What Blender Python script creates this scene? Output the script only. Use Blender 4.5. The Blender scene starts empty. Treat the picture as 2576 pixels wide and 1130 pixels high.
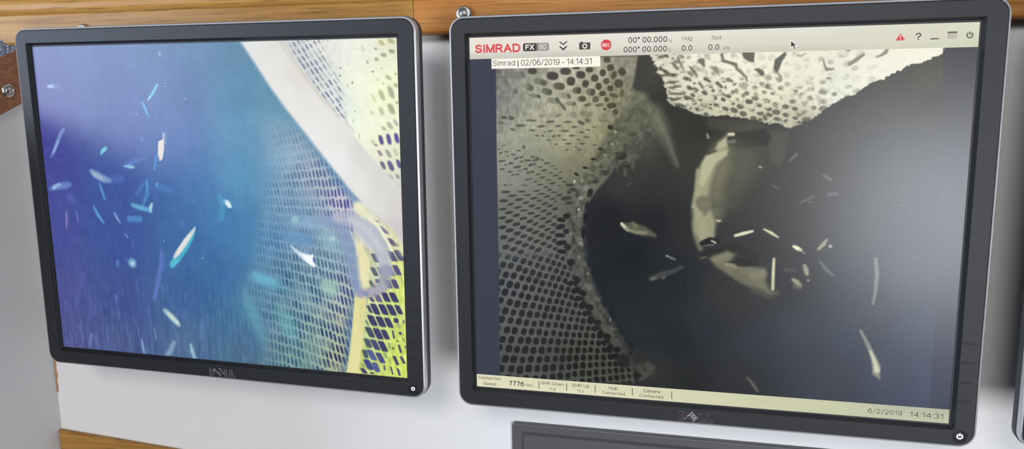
import bpy, bmesh, math
import numpy as np
from mathutils import Matrix, Vector

# ---------------------------------------------------------------- camera, world, lights, exposure
SC = bpy.context.scene
COL = SC.collection
Z0 = 1.45                                   # height of the top edge of the right-hand screen, metres
UP = Matrix.Translation((0, 0, Z0))
CAM_MATRIX = [[0.9731944, -0.0214545, 0.2289811, 0.1781553], [0.2295623, 0.150882, -0.9615278, -0.6050786], [-0.0139201, 0.9883189, 0.1517627, -0.0439106], [0.0, 0.0, 0.0, 1.0]]
CAM_LENS = 26.3228
CAM_SHIFT_Y = -0.017893
LEFT_POSE = [[0.9998749, 0.0140813, 0.007203, -0.4399966], [-0.0140526, 0.9998932, -0.0040193, 0.0050775], [-0.0072588, 0.0039176, 0.999966, 0.0047099], [0, 0, 0, 1]]
cam_data = bpy.data.cameras.new('camera')
cam_data.sensor_width = 36.0; cam_data.sensor_fit = 'HORIZONTAL'
cam_data.lens = CAM_LENS; cam_data.shift_y = CAM_SHIFT_Y
cam_data.clip_start = .01
cam = bpy.data.objects.new('camera', cam_data); COL.objects.link(cam)
cam.matrix_world = UP @ Matrix(CAM_MATRIX)
SC.camera = cam
vs = SC.view_settings
vs.view_transform = 'Standard'; vs.look = 'None'; vs.exposure = 0.0; vs.gamma = 1.0
vs.use_curve_mapping = False

def lin(c):
    c = np.asarray(c, float)/255.0
    return np.where(c <= .04045, c/12.92, ((c+.055)/1.055)**2.4)

world = bpy.data.worlds.new('cabin_daylight'); SC.world = world; world.use_nodes = True
wn, wl = world.node_tree.nodes, world.node_tree.links
bg = wn['Background']; wtc = wn.new('ShaderNodeTexCoord'); wsp = wn.new('ShaderNodeSeparateXYZ'); wrp = wn.new('ShaderNodeValToRGB')
wma = wn.new('ShaderNodeMath'); wma.operation = 'MULTIPLY_ADD'; wma.inputs[1].default_value = .5; wma.inputs[2].default_value = .5
wl.new(wtc.outputs['Generated'], wsp.inputs[0]); wl.new(wsp.outputs['Z'], wma.inputs[0]); wl.new(wma.outputs[0], wrp.inputs['Fac'])
we = wrp.color_ramp.elements
we[0].position = .30; we[0].color = (.06, .065, .075, 1); we[1].position = .62; we[1].color = (.62, .66, .74, 1)   # dim desk below, bright cabin above
wl.new(wrp.outputs['Color'], bg.inputs[0]); bg.inputs[1].default_value = .34

def window_light(name, loc, target, w, h, power, col):
    d = bpy.data.lights.new(name, 'AREA'); d.shape = 'RECTANGLE'; d.size = w; d.size_y = h
    d.energy = power; d.color = col
    o = bpy.data.objects.new(name, d); COL.objects.link(o)
    p = Vector(loc)+Vector((0, 0, Z0)); t = Vector(target)+Vector((0, 0, Z0))
    o.matrix_world = Matrix.Translation(p) @ (t-p).to_track_quat('-Z', 'Y').to_matrix().to_4x4()
    return o
window_light('window_front', (.79, -1.50, -.36), (-.9, 0, -.3), .50, .46, 21.0, (.96, .98, 1.0))
window_light('window_side', (-1.80, -1.25, .20), (-.3, 0, -.1), 1.0, .95, 45.0, (.70, .81, 1.0))
window_light('high_front_light', (.08, -1.45, .52), (.0, 0, -.2), .38, .30, 9.0, (1.0, .96, .91))  # unseen front light, added high so its reflection clears the screens

# ---------------------------------------------------------------- helpers
def tag(o, label=None, cat=None, group=None, kind=None):
    if label: o['label'] = label
    if cat: o['category'] = cat
    if group: o['group'] = group
    if kind: o['kind'] = kind
    return o
def new_obj(name, me, mat, parent=None):
    o = bpy.data.objects.new(name, me); COL.objects.link(o)
    if mat: me.materials.append(mat)
    if parent: o.parent = parent
    return o
def empty(name, mw, label, cat, group=None):
    o = bpy.data.objects.new(name, None); COL.objects.link(o); o.empty_display_size = .02
    o.matrix_world = mw
    return tag(o, label, cat, group)
def mesh(name, verts, faces, smooth=False):
    me = bpy.data.meshes.new(name); me.from_pydata([tuple(v) for v in verts], [], faces); me.update()
    bm = bmesh.new(); bm.from_mesh(me); bmesh.ops.recalc_face_normals(bm, faces=bm.faces); bm.to_mesh(me); bm.free()
    if smooth: me.polygons.foreach_set('use_smooth', [True]*len(me.polygons))
    return me
def rrect(x0, y0, x1, y1, r, n=10):
    """rounded rectangle in screen millimetres (v down)"""
    pts = []
    for cx, cy, a0 in ((x1-r, y0+r, -90), (x1-r, y1-r, 0), (x0+r, y1-r, 90), (x0+r, y0+r, 180)):
        for i in range(n+1):
            a = math.radians(a0+90*i/n); pts.append((cx+r*math.cos(a), cy+r*math.sin(a)))
    return pts
def P3(p, w): return (p[0]/1000, w/1000, -p[1]/1000)
def loft(name, loops, cap0=False, cap1=False, smooth=False):
    """loops: list of (points in mm, depth w in mm), all with the same count"""
    n = len(loops[0][0]); V = []; Fc = []
    for pts, w in loops: V += [P3(p, w) for p in pts]
    for k in range(len(loops)-1):
        for i in range(n):
            j = (i+1) % n; Fc.append((k*n+i, k*n+j, (k+1)*n+j, (k+1)*n+i))
    if cap0: Fc.append(tuple(range(n)))
    if cap1: Fc.append(tuple(range((len(loops)-1)*n, len(loops)*n)))
    return mesh(name, V, Fc, smooth)
def prism(name, polys, w0, w1, bevel=0):
    V = []; Fc = []
    for poly in polys:
        b = len(V); n = len(poly)
        V += [P3(p, w0) for p in poly]+[P3(p, w1) for p in poly]
        Fc.append(tuple(range(b, b+n))); Fc.append(tuple(range(b+2*n-1, b+n-1, -1)))
        for i in range(n): Fc.append((b+i, b+(i+1) % n, b+n+(i+1) % n, b+n+i))
    me = mesh(name, V, Fc)
    if bevel:
        bm = bmesh.new(); bm.from_mesh(me)
        es = [e for e in bm.edges if all(abs(v.co.y-w0/1000) < 1e-7 for v in e.verts)]
        bmesh.ops.bevel(bm, geom=es, offset=bevel/1000, segments=2, profile=.5, affect='EDGES')
        bm.to_mesh(me); bm.free()
    return me
def box(name, x0, x1, y0, y1, z0, z1, bevel=0):
    bm = bmesh.new(); bmesh.ops.create_cube(bm, size=1)
    for v in bm.verts:
        v.co = Vector((x0+(v.co.x+.5)*(x1-x0), y0+(v.co.y+.5)*(y1-y0), z0+(v.co.z+.5)*(z1-z0)))
    if bevel: bmesh.ops.bevel(bm, geom=list(bm.edges), offset=bevel, segments=2, profile=.5, affect='EDGES')
    me = bpy.data.meshes.new(name); bm.to_mesh(me); bm.free(); return me

# ---------------------------------------------------------------- materials (all node based)
def nodes_of(name):
    m = bpy.data.materials.new(name); m.use_nodes = True
    return m, m.node_tree.nodes, m.node_tree.links, m.node_tree.nodes['Principled BSDF']
def plain(name, rgb, rough, metal=0.0, spec=.5, grain=None, bump=0.0):
    m, N, Lk, B = nodes_of(name)
    B.inputs['Roughness'].default_value = rough; B.inputs['Metallic'].default_value = metal
    B.inputs['Specular IOR Level'].default_value = spec
    tc = N.new('ShaderNodeTexCoord'); nz = N.new('ShaderNodeTexNoise')
    nz.inputs['Scale'].default_value = grain or 60; nz.inputs['Detail'].default_value = 4
    Lk.new(tc.outputs['Object'], nz.inputs['Vector'])
    mx = N.new('ShaderNodeMix'); mx.data_type = 'RGBA'
    c = np.array(rgb, float)
    mx.inputs['A'].default_value = (*(c*.93), 1); mx.inputs['B'].default_value = (*np.minimum(c*1.07, 1), 1)
    Lk.new(nz.outputs['Fac'], mx.inputs['Factor']); Lk.new(mx.outputs['Result'], B.inputs['Base Color'])
    if bump:
        bp = N.new('ShaderNodeBump'); bp.inputs['Strength'].default_value = bump; bp.inputs['Distance'].default_value = .0006
        Lk.new(nz.outputs['Fac'], bp.inputs['Height']); Lk.new(bp.outputs['Normal'], B.inputs['Normal'])
    return m
def wood(name, dark, mid, light, rough=.38):
    m, N, Lk, B = nodes_of(name)
    tc = N.new('ShaderNodeTexCoord'); mp = N.new('ShaderNodeMapping')
    mp.inputs['Scale'].default_value = (4.5, 60, 130)
    Lk.new(tc.outputs['Object'], mp.inputs['Vector'])
    n1 = N.new('ShaderNodeTexNoise'); n1.inputs['Scale'].default_value = 1.6; n1.inputs['Detail'].default_value = 6; n1.inputs['Distortion'].default_value = .6
    Lk.new(mp.outputs['Vector'], n1.inputs['Vector'])
    mp2 = N.new('ShaderNodeMapping'); mp2.inputs['Scale'].default_value = (22, 300, 620)
    Lk.new(tc.outputs['Object'], mp2.inputs['Vector'])
    n2 = N.new('ShaderNodeTexNoise'); n2.inputs['Scale'].default_value = 1.0; n2.inputs['Detail'].default_value = 3
    Lk.new(mp2.outputs['Vector'], n2.inputs['Vector'])
    r1 = N.new('ShaderNodeValToRGB'); e = r1.color_ramp.elements
    e[0].position = .28; e[0].color = (*dark, 1); e[1].position = .78; e[1].color = (*light, 1)
    q = e.new(.5); q.color = (*mid, 1)
    Lk.new(n1.outputs['Fac'], r1.inputs['Fac'])
    r2 = N.new('ShaderNodeValToRGB'); e = r2.color_ramp.elements
    e[0].position = .30; e[0].color = (.52, .45, .40, 1); e[1].position = .43; e[1].color = (1, 1, 1, 1)
    Lk.new(n2.outputs['Fac'], r2.inputs['Fac'])
    mx = N.new('ShaderNodeMix'); mx.data_type = 'RGBA'; mx.blend_type = 'MULTIPLY'; mx.inputs['Factor'].default_value = .8
    Lk.new(r1.outputs['Color'], mx.inputs['A']); Lk.new(r2.outputs['Color'], mx.inputs['B'])
    Lk.new(mx.outputs['Result'], B.inputs['Base Color'])
    B.inputs['Roughness'].default_value = rough; B.inputs['Specular IOR Level'].default_value = .10
    bp = N.new('ShaderNodeBump'); bp.inputs['Strength'].default_value = .12; bp.inputs['Distance'].default_value = .0005
    Lk.new(n2.outputs['Fac'], bp.inputs['Height']); Lk.new(bp.outputs['Normal'], B.inputs['Normal'])
    return m
def wall_paint(name, rgb, chips=False):
    m, N, Lk, B = nodes_of(name)
    geo = N.new('ShaderNodeTexCoord'); nz = N.new('ShaderNodeTexNoise'); nz.inputs['Scale'].default_value = 14; nz.inputs['Detail'].default_value = 5
    Lk.new(geo.outputs['Object'], nz.inputs['Vector'])
    mx = N.new('ShaderNodeMix'); mx.data_type = 'RGBA'; c = np.array(rgb)
    mx.inputs['A'].default_value = (*(c*.96), 1); mx.inputs['B'].default_value = (*(c*1.03), 1)
    Lk.new(nz.outputs['Fac'], mx.inputs['Factor']); out = mx.outputs['Result']
    # sparse dark specks of dirt
    vo = N.new('ShaderNodeTexVoronoi'); vo.inputs['Scale'].default_value = 17
    Lk.new(geo.outputs['Object'], vo.inputs['Vector'])
    lt = N.new('ShaderNodeMath'); lt.operation = 'LESS_THAN'; lt.inputs[1].default_value = .028
    Lk.new(vo.outputs['Distance'], lt.inputs[0])
    m2 = N.new('ShaderNodeMix'); m2.data_type = 'RGBA'; m2.inputs['B'].default_value = (.30, .29, .28, 1)
    sc = N.new('ShaderNodeMath'); sc.operation = 'MULTIPLY'; sc.inputs[1].default_value = .4
    Lk.new(lt.outputs[0], sc.inputs[0]); Lk.new(sc.outputs[0], m2.inputs['Factor']); Lk.new(out, m2.inputs['A']); out = m2.outputs['Result']
    if chips:   # paint worn off along the left edge, plywood showing
        sp = N.new('ShaderNodeSeparateXYZ'); Lk.new(geo.outputs['Object'], sp.inputs[0])
        n2 = N.new('ShaderNodeTexNoise'); n2.inputs['Scale'].default_value = 130; Lk.new(geo.outputs['Object'], n2.inputs['Vector'])
        ma = N.new('ShaderNodeMath'); ma.operation = 'MULTIPLY_ADD'; ma.inputs[1].default_value = -.0045; Lk.new(n2.outputs['Fac'], ma.inputs[0]); Lk.new(sp.outputs['X'], ma.inputs[2])
        l2 = N.new('ShaderNodeMath'); l2.operation = 'LESS_THAN'; l2.inputs[1].default_value = -.5430; Lk.new(ma.outputs[0], l2.inputs[0])
        g2 = N.new('ShaderNodeMath'); g2.operation = 'GREATER_THAN'; g2.inputs[1].default_value = -.388; Lk.new(sp.outputs['Z'], g2.inputs[0])
        mu = N.new('ShaderNodeMath'); mu.operation = 'MULTIPLY'; Lk.new(l2.outputs[0], mu.inputs[0]); Lk.new(g2.outputs[0], mu.inputs[1])
        m3 = N.new('ShaderNodeMix'); m3.data_type = 'RGBA'; m3.inputs['B'].default_value = (.42, .24, .12, 1)
        Lk.new(mu.outputs[0], m3.inputs['Factor']); Lk.new(out, m3.inputs['A']); out = m3.outputs['Result']
    Lk.new(out, B.inputs['Base Color']); B.inputs['Roughness'].default_value = .5
    bp = N.new('ShaderNodeBump'); bp.inputs['Strength'].default_value = .05; bp.inputs['Distance'].default_value = .001
    Lk.new(nz.outputs['Fac'], bp.inputs['Height']); Lk.new(bp.outputs['Normal'], B.inputs['Normal'])
    return m
def display(name, gain=1.0):
    """lit LCD behind a matt front: emits the picture held in the mesh, and reflects the room softly"""
    m, N, Lk, B = nodes_of(name)
    at = N.new('ShaderNodeAttribute'); at.attribute_name = 'Picture'
    B.inputs['Base Color'].default_value = (.005, .005, .006, 1); B.inputs['Roughness'].default_value = .27
    B.inputs['Specular IOR Level'].default_value = .24
    Lk.new(at.outputs['Color'], B.inputs['Emission Color']); B.inputs['Emission Strength'].default_value = gain
    return m
EM = {}
def pixel(rgb):
    k = tuple(rgb)
    if k not in EM:
        m, N, Lk, B = nodes_of('screen_ink_%d' % len(EM))
        B.inputs['Base Color'].default_value = (.005, .005, .006, 1); B.inputs['Roughness'].default_value = .27
        B.inputs['Specular IOR Level'].default_value = .24
        c = N.new('ShaderNodeRGB'); c.outputs[0].default_value = (*lin(rgb), 1)
        Lk.new(c.outputs[0], B.inputs['Emission Color']); B.inputs['Emission Strength'].default_value = 1.0
        EM[k] = m
    return EM[k]
M = dict(
    bezel=plain('matt_black_plastic', (.015, .016, .0195), .54, spec=.34, grain=3800, bump=.10),
    groove=plain('black_gap', (.012, .012, .014), .6),
    rim=plain('silver_paint', (.80, .80, .81), .34, metal=.75, grain=900),
    shell=plain('dark_shell_plastic', (.05, .052, .056), .5, grain=1200),
    button=plain('button_plastic', (.012, .013, .016), .55, spec=.3, grain=1500),
    key=plain('satin_black_key', (.010, .011, .013), .6, spec=.25, grain=1500),
    edge=plain('letter_highlight_metal', (.55, .53, .55), .28, metal=.9, grain=900),
    logo=plain('dark_chrome', (.045, .030, .036), .30, metal=.3, grain=800),
    steel=plain('stainless_steel', (.66, .64, .61), .24, metal=1.0, grain=400),
    wall=wall_paint('pale_grey_laminate', (.74, .735, .74), True),
    panel=wall_paint('grey_panel_paint', (.51, .51, .525)),
    wood_l=wood('varnished_oak', (.285, .135, .033), (.365, .190, .050), (.44, .255, .078), .30),
    wood_r=wood('varnished_oak_reddish', (.33, .125, .030), (.425, .182, .048), (.50, .245, .078), .40),
    wood_rail=wood('varnished_mahogany', (.20, .085, .045), (.25, .115, .062), (.31, .15, .085), .45),
    grey=plain('grey_moulded_plastic', (.085, .085, .090), .42, grain=1500, bump=.15),
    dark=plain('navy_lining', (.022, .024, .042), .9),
)
def weave():
    m, N, Lk, B = nodes_of('woven_cloth')
    tc = N.new('ShaderNodeTexCoord'); mp = N.new('ShaderNodeMapping'); mp.inputs['Rotation'].default_value = (0, math.radians(33), 0)
    mp.inputs['Scale'].default_value = (1, 1, 1); Lk.new(tc.outputs['Object'], mp.inputs['Vector'])
    sp = N.new('ShaderNodeSeparateXYZ'); Lk.new(mp.outputs['Vector'], sp.inputs[0])
    cb = N.new('ShaderNodeCombineXYZ'); Lk.new(sp.outputs['X'], cb.inputs[0]); Lk.new(sp.outputs['Z'], cb.inputs[1])
    br = N.new('ShaderNodeTexBrick'); br.inputs['Scale'].default_value = 88
    br.inputs['Mortar Size'].default_value = .045; br.inputs['Mortar Smooth'].default_value = .8; br.inputs['Brick Width'].default_value = .36; br.inputs['Row Height'].default_value = .22
    br.inputs['Color1'].default_value = (.22, .23, .27, 1); br.inputs['Color2'].default_value = (.045, .048, .068, 1); br.inputs['Mortar'].default_value = (.012, .013, .02, 1)
    Lk.new(cb.outputs[0], br.inputs['Vector']); Lk.new(br.outputs['Color'], B.inputs['Base Color'])
    bp = N.new('ShaderNodeBump'); bp.inputs['Strength'].default_value = .6; bp.inputs['Distance'].default_value = .001; bp.invert = True
    Lk.new(br.outputs['Fac'], bp.inputs['Height']); Lk.new(bp.outputs['Normal'], B.inputs['Normal'])
    B.inputs['Roughness'].default_value = .85
    return m
M['weave'] = weave()

# ---------------------------------------------------------------- the setting
WALL = .090
def place(o): o.matrix_world = UP @ o.matrix_world; return o
def structure(name, me, mat): return tag(place(new_obj(name, me, mat)), kind='structure')
structure('wall_back', box('wall_back', -.5437, 1.05, WALL, WALL+.012, -.80, .045), M['wall'])
structure('wall_left', mesh('wall_left', *(lambda a, b: ([(x, y, z) for x in (a, b) for y, z in ((.0895, .004), (.0895, -.80), (-.35, -.80), (-.35, -.2205), (.0515, -.052))],
          [(0, 1, 2, 3, 4), (9, 8, 7, 6, 5)]+[(i, (i+1) % 5, 5+(i+1) % 5, 5+i) for i in range(5)]))(-.5600, -.54345)), M['panel'])
def rail_profile(z_bot, z_top):
    h = z_top-z_bot; pr = [(WALL-.0004, z_bot), (.0705, z_bot), (.0682, z_bot+.0022), (.0680, z_bot+h*.62)]
    zc = z_bot+h*.62+(h*.38)/2; r = h*.19
    for i in range(13):
        a = math.radians(-70+i*160/12); pr.append((.0705-r*.62*math.cos(a), zc+r*math.sin(a)))
    pr += [(.080, z_top), (WALL-.0004, z_top)]
    return pr
def rail(name, x0, x1, zb0, zb1, mat, cut=0.0, bead=.0475):
    V = []; n = 0
    for x, zb in ((x0, zb0), (x1, zb1)):
        pr = rail_profile(zb, zb+bead); n = len(pr)
        for (y, z) in pr: V.append((x-(cut*(z-zb)/bead if x == x0 else 0), y, z))
    Fc = [(i, (i+1) % n, n+(i+1) % n, n+i) for i in range(n)]+[tuple(range(n)), tuple(range(2*n-1, n-1, -1))]
    o = structure(name, mesh(name, V, Fc), mat)
    bv = o.modifiers.new('soft', 'BEVEL'); bv.width = .0008; bv.segments = 2; bv.limit_method = 'ANGLE'
    return o
zb = lambda x: .01276+(x+.537)*(.0068-.01276)/.9617
XJ = -.0734
rail('trim_1', -.537, XJ-.0002, zb(-.537), zb(XJ), M['wood_l'], cut=.052)
rail('trim_2', XJ+.0002, .95, zb(XJ), zb(.95), M['wood_r'])
# lower batten on the wall
def sloped_bar(name, a, b, y0, y1, h, mat):
    V = [(x, y, z+dz) for x, z in (a, b) for y, dz in ((y0, 0), (y1, 0), (y1, -h), (y0, -h))]
    o = structure(name, mesh(name, V, [(0, 1, 2, 3), (7, 6, 5, 4)]+[(i, (i+1) % 4, 4+(i+1) % 4, 4+i) for i in range(4)]), mat)
    bv = o.modifiers.new('soft', 'BEVEL'); bv.width = .0012; bv.segments = 2
    return o
sloped_bar('trim_3', (-.5422, -.4334), (.005, -.4651), .084, WALL-.0004, .026, M['wood_l'])
# mahogany cap on the left-hand panel, falling towards the viewer
def cap_y(y): return -.0018+(y-.0595)*(.0076/.0196)
V = [(x, y, z) for x in (-.5434, -.5377) for y, z in ((.0893, .0103), (-.35, cap_y(-.35)-.01), (-.35, cap_y(-.35)-.072), (.0893, -.0462))]
o = structure('trim_4', mesh('trim_4', V, [(0, 1, 2, 3), (7, 6, 5, 4)]+[(i, (i+1) % 4, 4+(i+1) % 4, 4+i) for i in range(4)]), M['wood_rail'])
bv = o.modifiers.new('soft', 'BEVEL'); bv.width = .0009; bv.segments = 2
# dim recess behind the top rail, with a brown post at its left
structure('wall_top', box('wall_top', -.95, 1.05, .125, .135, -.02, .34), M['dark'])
structure('trim_5', box('trim_5', -.70, -.528, .0905, .1245, .0450, .20, .001), M['wood_rail'])
# woven cloth past the left end of the top rail
cl = new_obj('woven_panel', box('woven_panel', -.80, -.5441, .0915, .099, -.12, .0445, .001), M['weave']); place(cl)
tag(cl, 'dark grey woven cloth panel seen past the left end of the top wooden trim', 'fabric panel')

# ---------------------------------------------------------------- screws
def lathe(name, prof, n=32):
    V = []; Fc = []
    for r, h in prof:
        for i in range(n): a = 2*math.pi*i/n; V.append((r*math.cos(a), -h, r*math.sin(a)))
    for k in range(len(prof)-1):
        for i in range(n): j = (i+1) % n; Fc.append((k*n+i, k*n+j, (k+1)*n+j, (k+1)*n+i))
    Fc.append(tuple(range((len(prof)-1)*n, len(prof)*n))); Fc.append(tuple(range(n)))
    return mesh(name, V, Fc, True)
w_me = lathe('cup_washer', [(.0078, 0), (.0080, .0008), (.0074, .0026), (.0062, .0036), (.0052, .0038), (.0046, .0030), (.0043, .0014)])
h_me = lathe('screw_head', [(.0042, .0008), (.0042, .0026), (.0036, .0036), (.0020, .0042), (.0006, .0044)])
sl = box('drive_slot', -.0026, .0026, -.00462, -.0040, -.00035, .00035)
def screw(mw, label):
    e = empty('capped_screw', UP @ mw, label, 'screw', 'steel screws in cup washers')
    new_obj('cup_washer', w_me, None, e); h = new_obj('screw_head', h_me, None, e)
    new_obj('drive_slot', sl, None, h)
    return e
w_me.materials.append(M['steel']); h_me.materials.append(M['steel']); sl.materials.append(M['groove'])
screw(Matrix.Translation((-.0243, .0681, .0262)), 'steel screw in a cup washer above the top left corner of the right monitor')
screw(Matrix.Translation((-.4362, .0681, .0236)), 'small glint of a steel screw peeking over the left monitor top edge')
screw(Matrix.Translation((-.5378, .0632, -.0356)) @ Matrix.Rotation(math.radians(90), 4, 'Z'), 'steel screw in a cup washer on the reddish wooden rail at far left')

# ---------------------------------------------------------------- grey moulded cover under the right monitor
cv = empty('plastic_cover', UP @ Matrix.Translation((0, .0898, -.42)), 'dark grey moulded plastic cover on the wall beneath the right monitor', 'cover')
def cover():
    x0, x1, t, b = 10.5, 352, 372.9, 520
    L = lambda i, r: rrect(x0+i, t+i, x1-i, b-i, r, 6)
    return loft('cover_shell', [(L(0, 4), 89.5), (L(0, 4), 85.4), (L(.5, 3.8), 84.4), (L(1.3, 3.4), 84.0), (L(7.6, 3), 84.0), (L(9.2, 3), 84.8), (L(12.5, 3), 88.0), (L(14, 3), 88.4)], cap1=True)
o = new_obj('cover_shell', cover(), M['grey'], cv); o.matrix_local = Matrix.Translation((0, -.0898, .42))

# ---------------------------------------------------------------- screen pictures and lettering
# ---- little rasteriser for the pictures shown on the two screens (works in screen millimetres) ----
class Canvas:
    def __init__(s, x, y, seed=1):
        s.x = x; s.y = y; s.img = np.zeros(x.shape + (3,)); s.mask = None
        s.rng = np.random.RandomState(seed)
    def field(s, pts, soft):
        xs = s.x[::6, ::6]; ys = s.y[::6, ::6]
        num = np.zeros(xs.shape + (3,)); den = np.zeros(xs.shape)
        for (px, py, r, g, b) in pts:
            w = 1.0/((xs-px)**2 + (ys-py)**2 + soft*soft)**1.6
            num += w[..., None]*np.array((r, g, b), float); den += w
        lo = num/den[..., None]
        H, W = s.x.shape; h, w = xs.shape
        ii = np.clip(np.arange(H)/6.0, 0, h-1.001); jj = np.clip(np.arange(W)/6.0, 0, w-1.001)
        i0 = ii.astype(int); j0 = jj.astype(int); fi = (ii-i0)[:, None, None]; fj = (jj-j0)[None, :, None]
        s.tmp = ((lo[i0][:, j0]*(1-fj)+lo[i0][:, j0+1]*fj)*(1-fi) + (lo[i0+1][:, j0]*(1-fj)+lo[i0+1][:, j0+1]*fj)*fi)
        return s.tmp
    def win(s, x0, y0, x1, y1):
        gx = s.x[0]; gy = s.y[:, 0]
        j0, j1 = np.searchsorted(gx, (x0, x1)); i0, i1 = np.searchsorted(gy, (y0, y1))
        return slice(i0, i1+1), slice(j0, j1+1)
    def put(s, w, a, col):
        if s.mask is not None: a = a*s.mask[w]
        col = np.asarray(col, float)
        s.img[w] += a[..., None]*((col if col.ndim == 1 else col[w]) - s.img[w])
    def stroke(s, pts, col, alpha=1.0, soft=.6):
        P = np.array(pts, float); m = P[:, 2].max()/2 + soft*2
        w = s.win(P[:, 0].min()-m, P[:, 1].min()-m, P[:, 0].max()+m, P[:, 1].max()+m)
        X = s.x[w]; Y = s.y[w]
        if X.size == 0: return
        best = np.full(X.shape, 1e9)
        if len(P) == 1: best = np.hypot(X-P[0, 0], Y-P[0, 1]) - P[0, 2]/2
        for a, b in zip(P[:-1], P[1:]):
            d = b-a; L = d[0]**2+d[1]**2+1e-12
            t = np.clip(((X-a[0])*d[0]+(Y-a[1])*d[1])/L, 0, 1)
            best = np.minimum(best, np.hypot(X-a[0]-t*d[0], Y-a[1]-t*d[1]) - (a[2]+t*d[2])/2)
        k = np.clip(.5-best/(2*soft), 0, 1); s.put(w, alpha*k*k*(3-2*k), col)
    def polymask(s, pts, soft):
        P = np.array(pts, float)[:, :2]
        w = s.win(P[:, 0].min()-soft*2, P[:, 1].min()-soft*2, P[:, 0].max()+soft*2, P[:, 1].max()+soft*2)
        X = s.x[w]; Y = s.y[w]; d2 = np.full(X.shape, 1e9); ins = np.zeros(X.shape, bool)
        for a, b in zip(P, np.roll(P, -1, 0)):
            d = b-a; L = d@d+1e-12
            t = np.clip(((X-a[0])*d[0]+(Y-a[1])*d[1])/L, 0, 1)
            d2 = np.minimum(d2, (X-a[0]-t*d[0])**2+(Y-a[1]-t*d[1])**2)
            c = (a[1] > Y) != (b[1] > Y)
            ins ^= c & (X < (b[0]-a[0])*(Y-a[1])/(b[1]-a[1]+1e-12)+a[0])
        sd = np.where(ins, -1, 1)*np.sqrt(d2)
        k = np.clip(.5-sd/(2*soft), 0, 1); return w, k*k*(3-2*k)
    def poly(s, pts, col, alpha=1.0, soft=.6):
        w, k = s.polymask(pts, soft); s.put(w, alpha*k, col)
    def region(s, pts, soft):
        m = np.zeros(s.x.shape); w, k = s.polymask(pts, soft); m[w] = k; return m
    def ell(s, c, a, b, col, alpha=1.0, soft=.25, p=2.0):
        m = np.hypot(a[0], a[1])+np.hypot(b[0], b[1]); m *= 1+soft
        w = s.win(c[0]-m, c[1]-m, c[0]+m, c[1]+m); X = s.x[w]-c[0]; Y = s.y[w]-c[1]
        if X.size == 0: return
        D = a[0]*b[1]-a[1]*b[0]
        u = np.abs(X*b[1]-Y*b[0])/abs(D); v = np.abs(Y*a[0]-X*a[1])/abs(D)
        r = (u**p+v**p)**(1/p); k = np.clip(.5-(r-1)/(2*soft), 0, 1); s.put(w, alpha*k*k*(3-2*k), col)
    def noise(s, sx, sy, seed):
        r = np.random.RandomState(seed); u = s.x/sx+500; v = s.y/sy+500
        T = r.rand(257, 257); i = np.floor(u).astype(int); j = np.floor(v).astype(int); fu = u-i; fv = v-j
        fu = fu*fu*(3-2*fu); fv = fv*fv*(3-2*fv); i %= 256; j %= 256
        return (T[j, i]*(1-fu)+T[j, i+1]*fu)*(1-fv)+(T[j+1, i]*(1-fu)+T[j+1, i+1]*fu)*fv
    def coords(s, lat):
        x = (s.x-lat['o'][0])/lat['s']; y = (s.y-lat['o'][1])/lat['s']
        M = [np.ones_like(x), x, y, x*x, x*y, y*y, x**3, x*x*y, x*y*y, y**3][:len(lat['a'])]
        return sum(c*m for c, m in zip(lat['a'], M)), sum(c*m for c, m in zip(lat['b'], M))
    def holes(s, lat, ra, rb, soft=.12, p=2.4, brick=True, jit=0.0, seed=3, shear=0.0):
        a, b = s.coords(lat); jb = np.floor(b+.5)
        if brick: a = a + .5*(jb.astype(int) % 2)
        ja = np.floor(a+.5); fa = a-ja; fb = b-jb; fa = fa - shear*fb
        if jit:
            T = np.random.RandomState(seed).rand(3, 64, 64)-.5; I = jb.astype(int) % 64; J = ja.astype(int) % 64
            fa = fa+jit*T[0][I, J]; fb = fb+jit*T[1][I, J]; k = 1+1.6*jit*T[2][I, J]
            ra = ra*k; rb = rb*k
        r = (np.abs(fa/ra)**p+np.abs(fb/rb)**p)**(1/p)
        k = np.clip(.5-(r-1)/(2*soft), 0, 1); return k*k*(3-2*k)

def grid_lut(D, fn, W, H, nx, ny, seed):
    x, y = np.meshgrid((np.arange(nx))*W/(nx-1), (np.arange(ny))*H/(ny-1))
    c = Canvas(x, y, seed); fn(c, D); return np.clip(c.img, 0, 255)

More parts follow.
